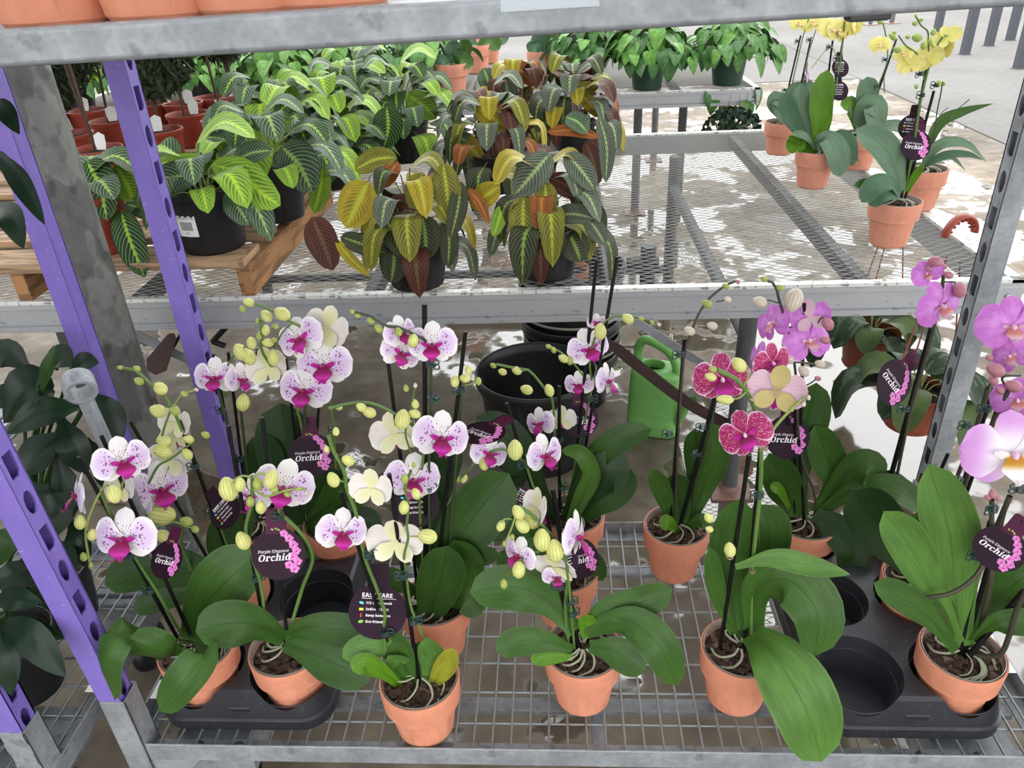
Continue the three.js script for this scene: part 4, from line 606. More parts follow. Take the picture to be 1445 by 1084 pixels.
const PNK = 'pink orchids on the trolley';
orchid({ x: CR1, y: YT, z: R3, type: 'pink', bud: 'pink', label: 'pink orchid at the tray back, dark leaf drooping into the empty cell', group: PNK,
  leaves: [[[[1130, 728, 0], [1122, 660, -.02], [1140, 590, -.04], [1152, 540, -.05]], 58, 'deep', up], [[[1125, 725, 0], [1108, 690, 0], [1085, 640, 0]], 52, 'deep', up], [[[1150, 722, 0], [1178, 680, -.01], [1165, 640, -.02], [1150, 600, -.03]], 50, 'mid', up], [[[1155, 722, 0], [1200, 665, 0], [1225, 660, .01], [1235, 680, .01]], 52, 'mid'], [[[1155, 725, 0], [1210, 690, .02], [1265, 690, .03], [1300, 720, .04]], 38, 'mid'], [[[1150, 725, .01], [1172, 740, .03], [1202, 775, .07], [1200, 818, .09]], 54, 'dark'], [[[1115, 720, 0], [1098, 690, .02], [1087, 684, .02]], 16, 'bright']],
  stakes: [[[1123, 560, -.01], [1120, 745, 0]], [[1127, 620, 0], [1136, 752, 0]], [[1135, 428, -.01], [1130, 600, -.01]], [[1106, 484, -.01], [1112, 600, 0]]],
  stems: [[[[1148, 740, 0], [1150, 700, 0], [1132, 650, 0], [1126, 600, 0], [1122, 520, 0], [1110, 460, .01], [1100, 425, .01], [1092, 400, .01], [1078, 395, .01]], .0024, 'b'], [[[1100, 428, .01], [1085, 424, .01], [1074, 426, .01]], .0012, 'b'], [[[1060, 518, .01], [1100, 512, .02], [1135, 512, .02], [1155, 516, .02]], .0018, 'b'], [[[1152, 460, .01], [1160, 448, .015], [1168, 454, .015]], .0012, 'b'], [[[1130, 548, .01], [1145, 540, .01], [1155, 532, .01]], .0014, 'b'], [[[1118, 462, .01], [1100, 462, .01]], .0012, 'b']],
  flowers: [[1140, 482, .01, 70, 12, -10, 10], [1144, 448, .0, 52, 150, 0, -10], [1090, 457, .0, 58, -66, 0, 15], [1072, 510, -.03, 56, -75, 0, 0]],
  buds: [[1120, 424, .015, 32, 170, 'cream', .95], [1072, 426, .015, 19, 70, 'cream'], [1168, 457, .02, 19, 30], [1164, 480, .02, 14, 70], [1111, 505, .02, 21, 70, 'cream'], [1157, 514, .02, 14, 70, 'cream'], [1134, 524, .02, 16, 40, 'cream'], [1154, 534, .02, 9, 70], [1078, 394, .01, 10, 60, 'green'], [1100, 406, .01, 11, 60, 'green']],
  clips: [[1108, 538, .005], [1122, 560, .005]], tags: [[1111, 617, -.005, 62, 'f', -4, 6, -2]] });
orchid({ x: CR2, y: YT, z: R1, type: 'pinkWhite', bud: 'pink', label: 'orchid with tall upright light leaves and one large pale pink flower in the tray', group: PNK,
  leaves: [[[[1358, 912, 0], [1348, 830, -.01], [1338, 745, -.02], [1310, 655, -.03]], 80, 'light', up], [[[1352, 912, 0], [1312, 825, 0], [1278, 762, 0], [1247, 722, 0]], 58, 'light', up], [[[1348, 918, .01], [1312, 872, .02], [1270, 842, .03], [1233, 823, .04]], 42, 'mid'], [[[1372, 905, 0], [1405, 880, .02], [1445, 878, .03], [1500, 890, .04]], 38, 'mid'], [[[1375, 895, -.02], [1405, 850, -.03], [1445, 815, -.03], [1490, 800, -.03]], 70, 'mid'], [[[1352, 905, 0], [1335, 860, .0], [1318, 838, .0]], 26, 'mid', up]],
  stakes: [[[1398, 735, -.02], [1352, 928, .0], .0034], [[1418, 716, -.03], [1358, 930, 0], .0034], [[1447, 832, .01], [1362, 932, .01], .004]],
  stems: [[[[1378, 925, 0], [1385, 880, .0], [1398, 820, 0], [1402, 760, -.01], [1425, 700, -.01]], .004, 'b'], [[[1348, 918, 0], [1330, 870, .0], [1305, 845, .01], [1340, 838, .02], [1375, 815, .02], [1396, 775, .01], [1400, 705, 0]], .0035, 'b'], [[[1375, 925, .01], [1408, 925, .03], [1425, 895, .04], [1435, 860, .04], [1450, 830, .04]], .004, 'b']],
  flowers: [[1428, 642, .02, 122, -8, 4, 0]],
  buds: [[1401, 697, .01, 13, 20], [1394, 702, .01, 9, 60], [1408, 703, .01, 9, 60]],
  clips: [[1402, 718, .005], [1440, 690, .005], [1378, 785, .005]], tags: [[1410, 775, .03, 66, 'f', -38, 4, -32]] });
orchid({ x: CR2, y: YT, z: R2, type: 'pink', bud: 'pink', label: 'pink orchid in the middle tray cell, broad dark leaf, leaning brown stems', group: PNK,
  leaves: [[[[1298, 815, 0], [1262, 770, .01], [1228, 725, .02], [1205, 690, .02]], 76, 'dark', { N: [-.2, .5, .8] }], [[[1300, 815, 0], [1290, 760, 0], [1300, 720, 0]], 40, 'mid', up]],
  stakes: [[[1403, 547, -.06], [1315, 815, 0]], [[1415, 556, -.04], [1320, 815, 0]]],
  stems: [[[[1312, 815, 0], [1345, 690, -.02], [1375, 610, -.03], [1394, 547, -.03]], .0034, 'b'], [[[1322, 815, 0], [1352, 720, -.01], [1370, 659, -.01], [1397, 607, -.01], [1423, 551, -.01]], .0036, 'b'], [[[1423, 551, -.01], [1415, 532, 0], [1440, 530, 0]], .0018, 'b'], [[[1394, 547, -.03], [1404, 530, -.02], [1420, 500, -.02]], .0016, 'b']],
  flowers: [[1428, 462, -.01, 88, -10, 6, 0], [1428, 503, -.01, 56, -60, 6, 20], [1437, 566, .0, 66, -40, 0, 0], [1428, 596, .0, 46, -120, 0, 20]],
  buds: [[1405, 522, .02, 23, 60], [1402, 537, .02, 15, 20], [1430, 545, .02, 21, 70], [1411, 551, .02, 13, 60], [1396, 505, .0, 10, 70]],
  clips: [[1365, 600, .0], [1393, 577, .0], [1353, 677, .0]] });
orchid({ x: CR2, y: YT, z: R3, type: 'pink', bud: 'pink', label: 'pink orchid in the rear tray cell by the grey post, single dark stake', group: PNK,
  leaves: [[[[1300, 722, 0], [1270, 690, .0], [1240, 670, 0]], 34, 'mid']],
  stakes: [[[1315, 462, -.01], [1255, 680, .0], .0042], [[1338, 640, 0], [1300, 725, 0], .003]],
  stems: [[[[1262, 690, 0], [1285, 580, .0], [1318, 462, 0], [1327, 412, 0], [1332, 394, 0], [1325, 378, 0], [1312, 377, 0]], .003, 'b'], [[[1332, 398, 0], [1345, 398, 0], [1352, 402, 0]], .0014, 'b']],
  flowers: [[1327, 432, .02, 74, 20, 14, 28], [1307, 386, .0, 44, -20, 10, 30, 'pink', .35]],
  buds: [[1320, 369, .01, 18, 70], [1354, 409, .01, 22, 0], [1338, 388, .01, 13, 60], [1332, 376, .01, 9, 60], [1311, 379, .01, 9, 60]],
  clips: [[1306, 456, .005, -1], [1278, 577, .005]], tags: [[1262, 540, .015, 66, 'f', 22, 6, -42]] });
// ---------------------------------------------------------------- foliage plants
const nurseryPot = (r, h) => lathe([[0, .004], [r * .74, .004], [r * .76, 0], [r * .78, .006], [r * .95, h * .86], [r * .96, h * .87], [r, h * .88], [r * 1.01, h * .98], [r, h], [r * .96, h], [r * .94, h * .9], [r * .76, .02], [0, .02]], 36);
function withPot(root, r, h, mat, soil = M.soil) { const p = mesh('pot', nurseryPot(r, h), mat, root); p.rotation.y = rr(0, 6); mesh('soil', new THREE.CircleGeometry(r * .915, 24).rotateX(-Math.PI / 2).translate(0, h * .84, 0), soil, p); return p; }
function pxLeaf(root, z, [pts, w, mat, opt = {}]) { const P = a => at(a[0], a[1], z + (a[2] ?? 0)), mid = P(pts[Math.floor(pts.length / 2)]); const N = opt.N ? V(...opt.N).normalize() : V(0, .5, .85).normalize(); mesh('leaf', leafGeo(pts.map(a => P(a).sub(root.position)), w * depthOf(mid) / F_PX, N, { prof: opt.prof ?? 'oval', fold: opt.fold ?? .12, wave: opt.wave ?? .03, n: 12, m: 6, thick: .0009, ph: rr(0, 6) }), mat, root); }
function bushy(root, n, o) { // leaves on stalks all round: o = {y0, spread, rise, len, wid, mats, prof, droop, stalk}
  const st = [];
  for (let i = 0; i < n; i++) {
    const a = i * 2.39996 + rr(-.3, .3), q = Math.sqrt((i + .5) / n), out = o.spread * q * rr(.75, 1.1), d = V(Math.cos(a), 0, Math.sin(a)), len = o.len * rr(.75, 1.15);
    const h = o.y0 + o.rise * (1 - (o.skirt ?? .75) * q * q) * rr(.75, 1.15), b = d.clone().multiplyScalar(out).add(V(0, h, 0));
    const dr = (o.droop ?? .5) * (.4 + .9 * q) * rr(.6, 1.3), lift = .25 * (1 - q);
    const m = b.clone().addScaledVector(d, len * .5).add(V(0, len * (.12 + lift - dr * .25), 0)), e = b.clone().addScaledVector(d, len * (.95 - dr * .3)).add(V(0, len * (lift - dr), 0));
    mesh('leaf', leafGeo([b, m, e], o.wid * len / o.len * rr(.85, 1.1), V(d.x * .35, 1, d.z * .35 + .2).normalize(), { prof: o.prof ?? 'oval', fold: o.fold ?? .12, wave: .03, n: 9, m: 4, thick: .0009, ph: rr(0, 6) }), o.mats[Math.floor(rnd() * o.mats.length)], root);
    st.push(tube([V(d.x * .015, o.y0 - .02, d.z * .015), b.clone().multiplyScalar(.55).setY(o.y0 + (h - o.y0) * .75), b], o.stalk ?? .0018, 6, 5));
  }
  mesh('stalks', G(st), o.stalkMat ?? stemY, root);
}
// wooden pallet on the bench
function pallet(label, x, z, slats, depth, front) {
  const pal = thing('wooden_pallet', label, 'pallet', [x, BY + .006, z]);
  for (const a of [-.012, -.6, -1.12]) mesh('stringer', rbox(a, 0, -depth, a + .036, .075, 0, .003, 1), M.woodWarm, pal);
  for (const [z0, z1, x1] of slats) mesh('slat', rbox(-1.13, .075, z0, x1, .096, z1, .003, 1), M.wood, pal);
}
pallet('weathered wooden pallet on the bench under the lime prayer plants', -.05, -.985, [[-.125, .005, .012], [-.28, -.19, .008], [-.44, -.35, .018], [-.6, -.5, .01], [-.78, -.68, .012]], .8);
pallet('wooden pallet on the bench under the little trees in rust red pots', -.34, -1.84, [[-.13, .005, .012], [-.3, -.2, .008], [-.48, -.37, .018], [-.66, -.55, .01], [-.83, -.72, .012]], .83);
const PY = BY + .102;
const LIME = [PM.lime, PM.limeBright, PM.limeGrey, PM.lime, PM.limeGrey, PM.limeBright];
const labelTex = canvasTex(256, 128, (c, w, h) => { c.fillStyle = '#eeeeec'; c.fillRect(0, 0, w, h); c.fillStyle = '#222'; c.font = '24px sans-serif'; c.fillText('Maranta Assrt 6" Pot', 14, 30); let x = 50; let s = 3; while (x < 205) { s = (s * 7 + 5) % 11; const b = 2 + s % 4; c.fillRect(x, 44, b, 48); x += b + 2 + (s % 3); } c.font = '16px sans-serif'; c.fillText('80415', 100, 114); });
function limePlant(px, py, y, label, o = {}) {
  const p = atY(px, py, y), root = thing('prayer_plant', label, 'plant', p, 0, o.group), r = o.r ?? .1, h = o.h ?? .16;
  const pot = withPot(root, r, h, o.pot ?? M.blackPot);
  if (o.sticker) { const g = new THREE.CylinderGeometry(r * .9, r * .865, .058, 12, 1, true, -.42, .62).translate(0, h * .52, 0); const s = mesh('barcode_sticker', g, std({ map: labelTex, roughness: .4 }), root); s.scale.set(1.012, 1, 1.012); s.rotation.y = -.12; pot.rotation.y = 0; s.userData.label = 'white barcode sticker'; }
  bushy(root, o.n ?? 30, { y0: h * .95, spread: o.spread ?? .13, rise: o.rise ?? .16, len: o.len ?? .14, wid: .086, mats: o.mats ?? LIME, droop: .45, skirt: 1.3 });
  for (const l of o.leaves ?? []) pxLeaf(root, p.z, l);
  return root;
}
const LG = 'lime-veined prayer plants on the bench';
limePlant(304, 347, PY, 'lime-veined prayer plant in black pot with a white barcode sticker on the pallet', { sticker: 1, n: 18, spread: .1, rise: .1, group: LG,
  leaves: [[[[278, 248, .02], [248, 250, .04], [216, 268, .05]], 46, PM.limeGrey], [[[298, 232, .0], [340, 245, .03], [372, 275, .06], [396, 290, .07]], 48, PM.limeBright], [[[322, 268, .06], [335, 290, .09], [352, 318, .11]], 40, PM.limeGrey], [[[210, 232, .0], [250, 228, .02], [290, 222, .02]], 22, PM.limeBright], [[[330, 228, -.02], [355, 216, -.02], [384, 212, -.01]], 34, PM.limeGrey]] });
limePlant(392, 305, PY, 'lime-veined prayer plant in black pot at the inner corner of the pallet', { n: 22, group: LG,
  leaves: [[[[396, 206, .02], [420, 230, .05], [442, 272, .07]], 60, PM.limeGrey], [[[455, 235, 0], [452, 265, .03], [443, 302, .04]], 32, PM.limeBright], [[[360, 168, -.02], [395, 175, .0], [412, 170, .01]], 26, PM.limeBright]] });
limePlant(148, 352, PY, 'lime-veined prayer plant in rust red pot between pipe and purple post', { n: 8, pot: M.redPot, r: .085, h: .15, spread: .07, rise: .08, group: LG,
  leaves: [[[[122, 226, .0], [140, 262, .04], [152, 312, .07]], 58, PM.lime], [[[162, 232, -.02], [180, 262, 0], [188, 285, .02]], 44, PM.limeBright], [[[170, 296, .04], [182, 335, .08], [205, 392, .12]], 46, PM.lime], [[[175, 288, .02], [205, 295, .03], [225, 305, .04]], 30, PM.limeGrey]] });
limePlant(470, 262, BY + .01, 'bushy lime-veined prayer plant between the corner pallet pot and the yellowed prayer plant', { n: 50, group: LG, spread: .16, rise: .2, leaves: [[[[545, 150, .02], [548, 178, .04], [542, 210, .06]], 44, PM.lime], [[[487, 190, .05], [492, 205, .07], [495, 222, .08]], 38, PM.limeGrey]] });
limePlant(575, 225, BY + .01, 'bushy lime-veined prayer plant touching the gold and rust prayer plants', { n: 50, group: LG, spread: .16, rise: .2, leaves: [[[[572, 132, 0], [596, 148, .02], [616, 168, .03]], 34, PM.limeBright]] });
limePlant(405, 262, PY, 'lime-veined prayer plant on the pallet behind the two black pots', { n: 44, group: LG, spread: .15, rise: .16 });
limePlant(512, 214, BY + .01, 'tallest lime-veined prayer plant before the pothos row', { n: 50, group: LG, spread: .17, rise: .24, leaves: [[[[428, 146, .02], [458, 136, .04], [486, 145, .05]], 34, PM.lime], [[[492, 120, 0], [540, 108, .02], [560, 130, .03]], 32, PM.limeGrey]] });
const RED = [PM.silver, PM.red, PM.olive, PM.silver, PM.rust, PM.wine, PM.gold, PM.red];
function redPlant(px, py, label, o = {}) {
  const p = atY(px, py, BY + .008), root = thing('prayer_plant', label, 'plant', p, 0, 'faded red-veined prayer plants on the bench');
  withPot(root, .088, .13, M.blackPot); bushy(root, o.n ?? 22, { y0: .125, spread: o.spread ?? .13, rise: o.rise ?? .17, len: .125, wid: .07, mats: o.mats ?? RED, droop: .75, skirt: 1.15, stalkMat: o.stalk ?? std({ color: 0x8a6a5a, roughness: .6 }) });
  for (const l of o.leaves ?? []) pxLeaf(root, p.z, l);
  return root;
}
redPlant(590, 398, 'red-veined prayer plant with yellowed leaves in black pot next to the pallet', { n: 22, spread: .075, rise: .15, leaves: [[[[520, 256, .02], [506, 285, .04], [488, 322, .06]], 58, PM.gold], [[[440, 306, .03], [455, 340, .06], [470, 382, .08]], 46, PM.wine], [[[562, 228, 0], [550, 245, .02], [540, 265, .03]], 26, PM.rust], [[[596, 243, .03], [590, 270, .05], [588, 302, .06]], 38, PM.olive], [[[625, 230, .02], [630, 265, .04], [634, 305, .05]], 40, PM.olive], [[[540, 302, .05], [558, 332, .08], [576, 366, .1]], 38, PM.red], [[[596, 304, .06], [600, 332, .08], [602, 366, .09]], 46, PM.red], [[[651, 256, .03], [646, 295, .06], [636, 338, .08]], 28, PM.red], [[[630, 308, .05], [634, 340, .07], [632, 378, .08]], 28, PM.red], [[[660, 266, .02], [676, 285, .04], [690, 316, .05]], 16, PM.rust], [[[480, 334, .05], [515, 346, .08], [546, 358, .09]], 30, PM.red], [[[474, 338, .06], [492, 362, .08], [522, 390, .1]], 16, PM.gold], [[[556, 345, .06], [556, 370, .08], [552, 400, .09]], 42, PM.red], [[[664, 290, 0], [686, 276, .02], [706, 262, .03]], 36, PM.gold], [[[500, 240, 0], [530, 225, .0], [560, 222, 0]], 34, PM.olive], [[[545, 285, .04], [575, 285, .05], [610, 296, .05]], 22, PM.wine]] });
redPlant(772, 385, 'red-veined prayer plant with silvery drooping leaves in black pot at the bench edge', { n: 22, spread: .075, rise: .15, leaves: [[[[739, 276, .06], [738, 312, .09], [741, 354, .1]], 42, PM.olive], [[[776, 216, .02], [752, 245, .05], [726, 276, .06]], 48, PM.silver], [[[769, 256, .05], [770, 282, .07], [768, 310, .08]], 34, PM.olive], [[[798, 216, .02], [820, 240, .05], [840, 268, .06]], 36, PM.silver], [[[775, 250, .02], [800, 262, .04], [830, 278, .05]], 34, PM.wine], [[[780, 306, .04], [808, 302, .06], [838, 308, .06]], 30, PM.silver], [[[766, 308, .06], [780, 330, .09], [793, 354, .1]], 34, PM.red], [[[800, 325, .05], [812, 348, .08], [820, 370, .09]], 42, PM.red], [[[828, 306, .03], [842, 325, .05], [854, 345, .06]], 28, PM.silver], [[[709, 290, .05], [704, 310, .07], [696, 334, .08]], 22, PM.limeBright], [[[845, 163, 0], [856, 205, .02], [855, 258, .03]], 24, PM.silver], [[[826, 200, 0], [838, 230, .02], [843, 262, .03]], 26, PM.wine], [[[772, 186, 0], [808, 184, .02], [846, 194, .02]], 18, PM.rust], [[[798, 165, 0], [815, 172, .02], [830, 188, .03]], 28, PM.limeGrey], [[[812, 285, .0], [840, 300, .03], [852, 330, .04]], 26, PM.red]] });
redPlant(700, 268, 'red-veined prayer plant with gold and rust leaves crowded between its neighbours', { n: 44, rise: .2, leaves: [[[[672, 150, .02], [694, 166, .04], [720, 182, .05]], 32, PM.gold], [[[640, 195, .02], [660, 205, .04], [680, 225, .05]], 30, PM.gold], [[[632, 185, .04], [645, 192, .06], [660, 200, .07]], 32, PM.limeGrey]] });
redPlant(735, 208, 'red-veined prayer plant farther back with wine coloured leaf tops beside terracotta', { n: 48, rise: .22, leaves: [[[[682, 96, .02], [688, 112, .04], [692, 132, .05]], 28, PM.limeGrey], [[[712, 108, .03], [716, 130, .05], [714, 153, .06]], 30, PM.silver], [[[716, 104, 0], [735, 100, .02], [752, 120, .03]], 28, PM.rust], [[[755, 152, .02], [765, 165, .04], [760, 184, .05]], 32, PM.gold]] });
redPlant(810, 218, 'red-veined prayer plant farther back with thin curling leaves by the open mesh', { n: 48, rise: .2, leaves: [[[[800, 128, .02], [825, 125, .02], [845, 122, .02]], 20, PM.olive], [[[812, 122, .0], [835, 150, .02], [850, 165, .03]], 20, PM.gold]] });
// small standard trees in rust red pots
const crownGeos = [0, 1].map(k => { const l = [], q = new THREE.Quaternion(), b = new THREE.PlaneGeometry(.011, .034, 1, 2); { const p = b.attributes.position; for (let i = 0; i < p.count; i++) { const t = p.getY(i) / .034 + .5; p.setX(i, p.getX(i) * (t < .1 || t > .9 ? .15 : 1)); p.setZ(i, .004 * Math.sin(t * 3)); } } for (let i = 0; i < 1500; i++) { const d = V(rr(-1, 1), rr(-1, 1), rr(-1, 1)); if (d.length() > 1) { i--; continue; } d.normalize(); const r = .125 * (.45 + .55 * Math.pow(rnd(), .5)); const g = b.clone(); q.setFromEuler(new THREE.Euler(rr(-1, 1), rr(0, 6.3), rr(-1, 1))); g.applyQuaternion(q); g.translate(d.x * r, d.y * r * .95, d.z * r); l.push(g); } return G(l); });
const crownM = [leafMat(leafTex([45, 56, 36], [62, 72, 50], [51, 62, 42]), .6), leafMat(leafTex([62, 73, 47], [75, 84, 59], [67, 78, 51]), .6)];
const trunkM = std({ color: 0x4a3a2e, roughness: .85 });
const TREES = ['ball-headed little tree in rust red pot beside the purple rear post', 'bare-stemmed little tree just behind the ball-headed one by the post', 'ball-headed little tree in rust red pot next to the round pipe', 'ball-headed little tree tucked behind the one next to the pipe', 'bare-stemmed little tree whose pot the purple post half hides', 'ball-headed little tree with two stems behind the tagged pots', 'three-stemmed ball-headed little tree nearest the pothos row', 'bare-stemmed little tree in the pot touching the lime prayer plants', 'ball-headed little tree half hidden behind the round pipe', 'two-stemmed little tree in the pot behind the potted lime leaf by the pipe', 'thin bare-stemmed little tree between two tagged rust red pots', 'thin bare-stemmed little tree at the rear of the rust red pots'];
const treeTag = std({ color: 0xdfe0de, roughness: .6 });
[[237, 232, .2, 2], [275, 205, .5, 1], [113, 238, .17, 2], [135, 198, .2, 1], [170, 215, .5, 1], [223, 188, .22, 2], [340, 182, .24, 3], [325, 215, .5, 1], [78, 207, .2, 1], [152, 262, .45, 2], [268, 187, .5, 1], [308, 178, .5, 1]].forEach(([px, py, th, nt], i) => {
  const p = atY(px, py, PY), t = thing('standard_tree', TREES[i], 'tree', p, 0, 'little standard trees in rust red pots');
  withPot(t, .082, .125, M.redPot); const tx = rr(-.03, .03), tz = rr(-.03, .03);
  for (let k = 0; k < nt; k++) mesh('trunk', tube([V(rr(-.015, .015), .11, rr(-.015, .015)), V(tx * .5 + rr(-.01, .01), .11 + th * .5, tz), V(tx, .11 + th, tz)], .005, 8, 7), trunkM, t);
  const c = mesh('crown', crownGeos[i % 2], crownM[i % 2], t); c.position.set(tx, .11 + th + .06, tz); c.userData.kind = 'stuff'; c.rotation.y = rr(0, 6); c.scale.setScalar(1.22);
  if (i % 3 < 2) { const s = new THREE.Shape([[-.016, 0], [.016, 0], [.02, .02], [.02, .045], [.0, .055], [-.02, .045], [-.02, .02]].map(v => new THREE.Vector2(...v))); const g = mesh('plant_tag', new THREE.ExtrudeGeometry(s, { depth: .0008, bevelEnabled: false }), treeTag, t); g.position.set(rr(.0, .05), .125, .03); g.rotation.set(-.15, rr(-.3, .3), rr(-.1, .1)); }
});
// pothos with heart shaped leaves
const heartLeaf = [0, 1, 2].map(k => { const s = sheet((u, v) => { const w = v < .12 ? Math.sqrt(Math.max(0, v / .12)) * .75 + .12 : (.87 + .13 * sm(.12, .3, v)) * Math.pow(Math.max(0, 1 - Math.pow((v - .12) / .88, 1.7)), .8); const x = (u * 2 - 1) * .42 * w; return [x, (.12 + .25 * Math.abs(x)) * (k - 1) * .4 - .35 * v * v - .0 + .2 * Math.abs(x), v - .08 + .0 * x - .1 * Math.pow(Math.abs(u * 2 - 1), 2) * (v < .2 ? 1 : 0)]; }, 6, 8, .004); const g = s.toNonIndexed(); g.clearGroups(); g.computeVertexNormals(); return g; });
function pothos(p, label, o = {}) {
  const t = thing('pothos', label, 'plant', p, 0, o.group); withPot(t, o.r ?? .1, o.h ?? .16, o.pot ?? M.greenPot); const st = [], n = o.n ?? 60, R = o.spread ?? .24;
  for (let i = 0; i < n; i++) {
    const a = i * 2.39996, q = Math.sqrt((i + .5) / n), out = R * q * rr(.7, 1.15), h = (o.h ?? .16) + (o.rise ?? .17) * (1 - Math.pow(q, 1.7) * 1.15) * rr(.7, 1.2) + .02, s = rr(.06, .1) * (o.size ?? 1);
    const m = mesh('leaf', heartLeaf[i % 3], HM[o.tone !== undefined && rnd() < .6 ? o.tone : Math.floor(rnd() * 3)], t); m.position.set(Math.cos(a) * out, h, Math.sin(a) * out); m.scale.setScalar(s); m.rotation.set(.1 + .75 * q + rr(-.4, .3), Math.PI / 2 - a + rr(-.6, .6), rr(-.35, .35), 'YXZ');
    if (i % 2) st.push(tube([V(0, .12, 0), V(Math.cos(a) * out * .6, h * .9, Math.sin(a) * out * .6), m.position.clone()], .0022, 5, 5));
  }
  mesh('vines', G(st), stemG, t);
  for (const [x, y, z, s, ry] of o.hang ?? []) { const m = mesh('leaf', heartLeaf[1], HM[0], t); m.position.set(x, y, z); m.scale.setScalar(s); m.rotation.set(1.2, ry, 0, 'YXZ'); }
  return t;
}
const POTHOS = ['light green pothos behind the three-stemmed little tree', 'light green pothos second along the rear rail from the trees', 'green pothos third along the rear rail from the trees', 'green pothos beside the flowerless orchid at the rear rail', 'light green pothos in the back row of the rear bench', 'lime pothos in the back row behind the little trees', 'lime pothos on the rear rail behind the little trees', 'lime pothos at the far rail end behind the round pipe', 'light green pothos in the back row beyond the lime ones'];
const B2 = .707, PG = 'pothos plants on the rear bench';
[[-1.25, -3.75, 1], [-.78, -3.72, 1], [-.36, -3.75], [-.02, -3.95], [-.6, -4.25, 1], [-1.1, -4.3, 3], [-1.65, -3.9, 3], [-2.0, -3.75, 3], [-1.75, -4.5, 1]].forEach(([x, z, tone], i) => pothos(V(x, B2, z), POTHOS[i], { n: 95, tone, group: PG, pot: M.blackPot, spread: .3, rise: .18, size: 1.2 }));
pothos(V(1.24, B2, -3.72), 'pothos in dark green pot, leaves hanging over the rear bench rail', { n: 110, group: PG, spread: .27, size: 1.15 });
pothos(V(1.68, B2, -3.76), 'pothos in dark green pot at the rear bench corner with a trailing vine', { n: 110, group: PG, spread: .27, tone: 0, size: 1.1, hang: [[-.1, -.02, .13, .12, .2], [-.02, -.1, .14, .11, -.5], [.08, -.08, .15, .12, .4], [.02, -.2, .14, .14, .1], [.14, -.02, .12, .11, .9]] });
pothos(V(.93, B2, -3.95), 'leafy pothos beside the two small terracotta pots, its own pot hidden', { n: 100, group: PG, spread: .26, tone: 2, size: 1.1 });
// dark small-leaved plant hanging under the rear bench
{
  const p = V(1.68, .42, -3.52), t = thing('hanging_plant', 'dark small-leaved hanging plant below the rear bench corner', 'plant', p); withPot(t, .08, .1, M.blackPot);
  const l = [], c = new THREE.CircleGeometry(.016, 6); for (let i = 0; i < 420; i++) { const a = rr(0, 6.3), e = rr(-.7, 1.5), r = .15 * rr(.8, 1.05); const g = c.clone(); g.rotateX(rr(-1.2, .2)).rotateY(rr(0, 6)); g.translate(Math.cos(a) * Math.cos(e) * r, .08 + Math.sin(e) * r * .8, Math.sin(a) * Math.cos(e) * r); l.push(g); }
  mesh('foliage', G(l), leafMat(leafTex([44, 62, 46], [34, 50, 36], [64, 84, 62]), .45), t).userData.kind = 'stuff';
  for (const s of [-1, 1]) mesh('hanger_wire', cyl(V(s * .07, .1, 0), V(s * .02, .27, 0), .0018, .0018, 6), M.hanger, t);
}
// flowerless orchids in small terracotta pots on the rear bench
[[640, 136, 'flowerless orchid in terracotta pot at the rear bench rail', [[[640, 95, 0], [625, 88, .02], [612, 102, .04]], [[641, 95, 0], [650, 85, .02], [668, 92, .03]], [[640, 95, 0], [640, 72, 0], [632, 60, 0]], [[640, 96, 0], [655, 70, 0], [650, 58, 0]]]], [766, 116, 'flowerless orchid in terracotta pot behind the wine leaved prayer plant', [[[766, 78, 0], [756, 68, .02], [746, 75, .03]], [[766, 78, 0], [775, 60, 0], [785, 45, 0]], [[766, 78, 0], [760, 55, 0], [752, 48, 0]]]], [674, 104, 'flowerless orchid just behind the one at the rear bench rail', [[[672, 70, 0], [662, 60, 0], [655, 68, .02]], [[672, 70, 0], [690, 58, .0], [705, 70, .02]]]], [690, 90, 'third flowerless orchid in the short row of terracotta pots', [[[690, 62, 0], [705, 52, 0], [715, 60, 0]]]], [776, 92, 'flowerless orchid tucked behind another small terracotta pot', [[[776, 64, 0], [790, 55, 0], [795, 62, 0]]]]].forEach(([px, py, label, lv]) => {
  const p = atY(px, py - 2, B2); orchid({ x: p.x, y: B2, z: p.z, label, group: 'flowerless orchids on the rear bench', pale: 1, liner: 0, potScale: 1.42, leaves: lv.map((l, i) => [l, 24, i % 2 ? 'mid' : 'paleDeep', i > 1 ? up : {}]) });
});
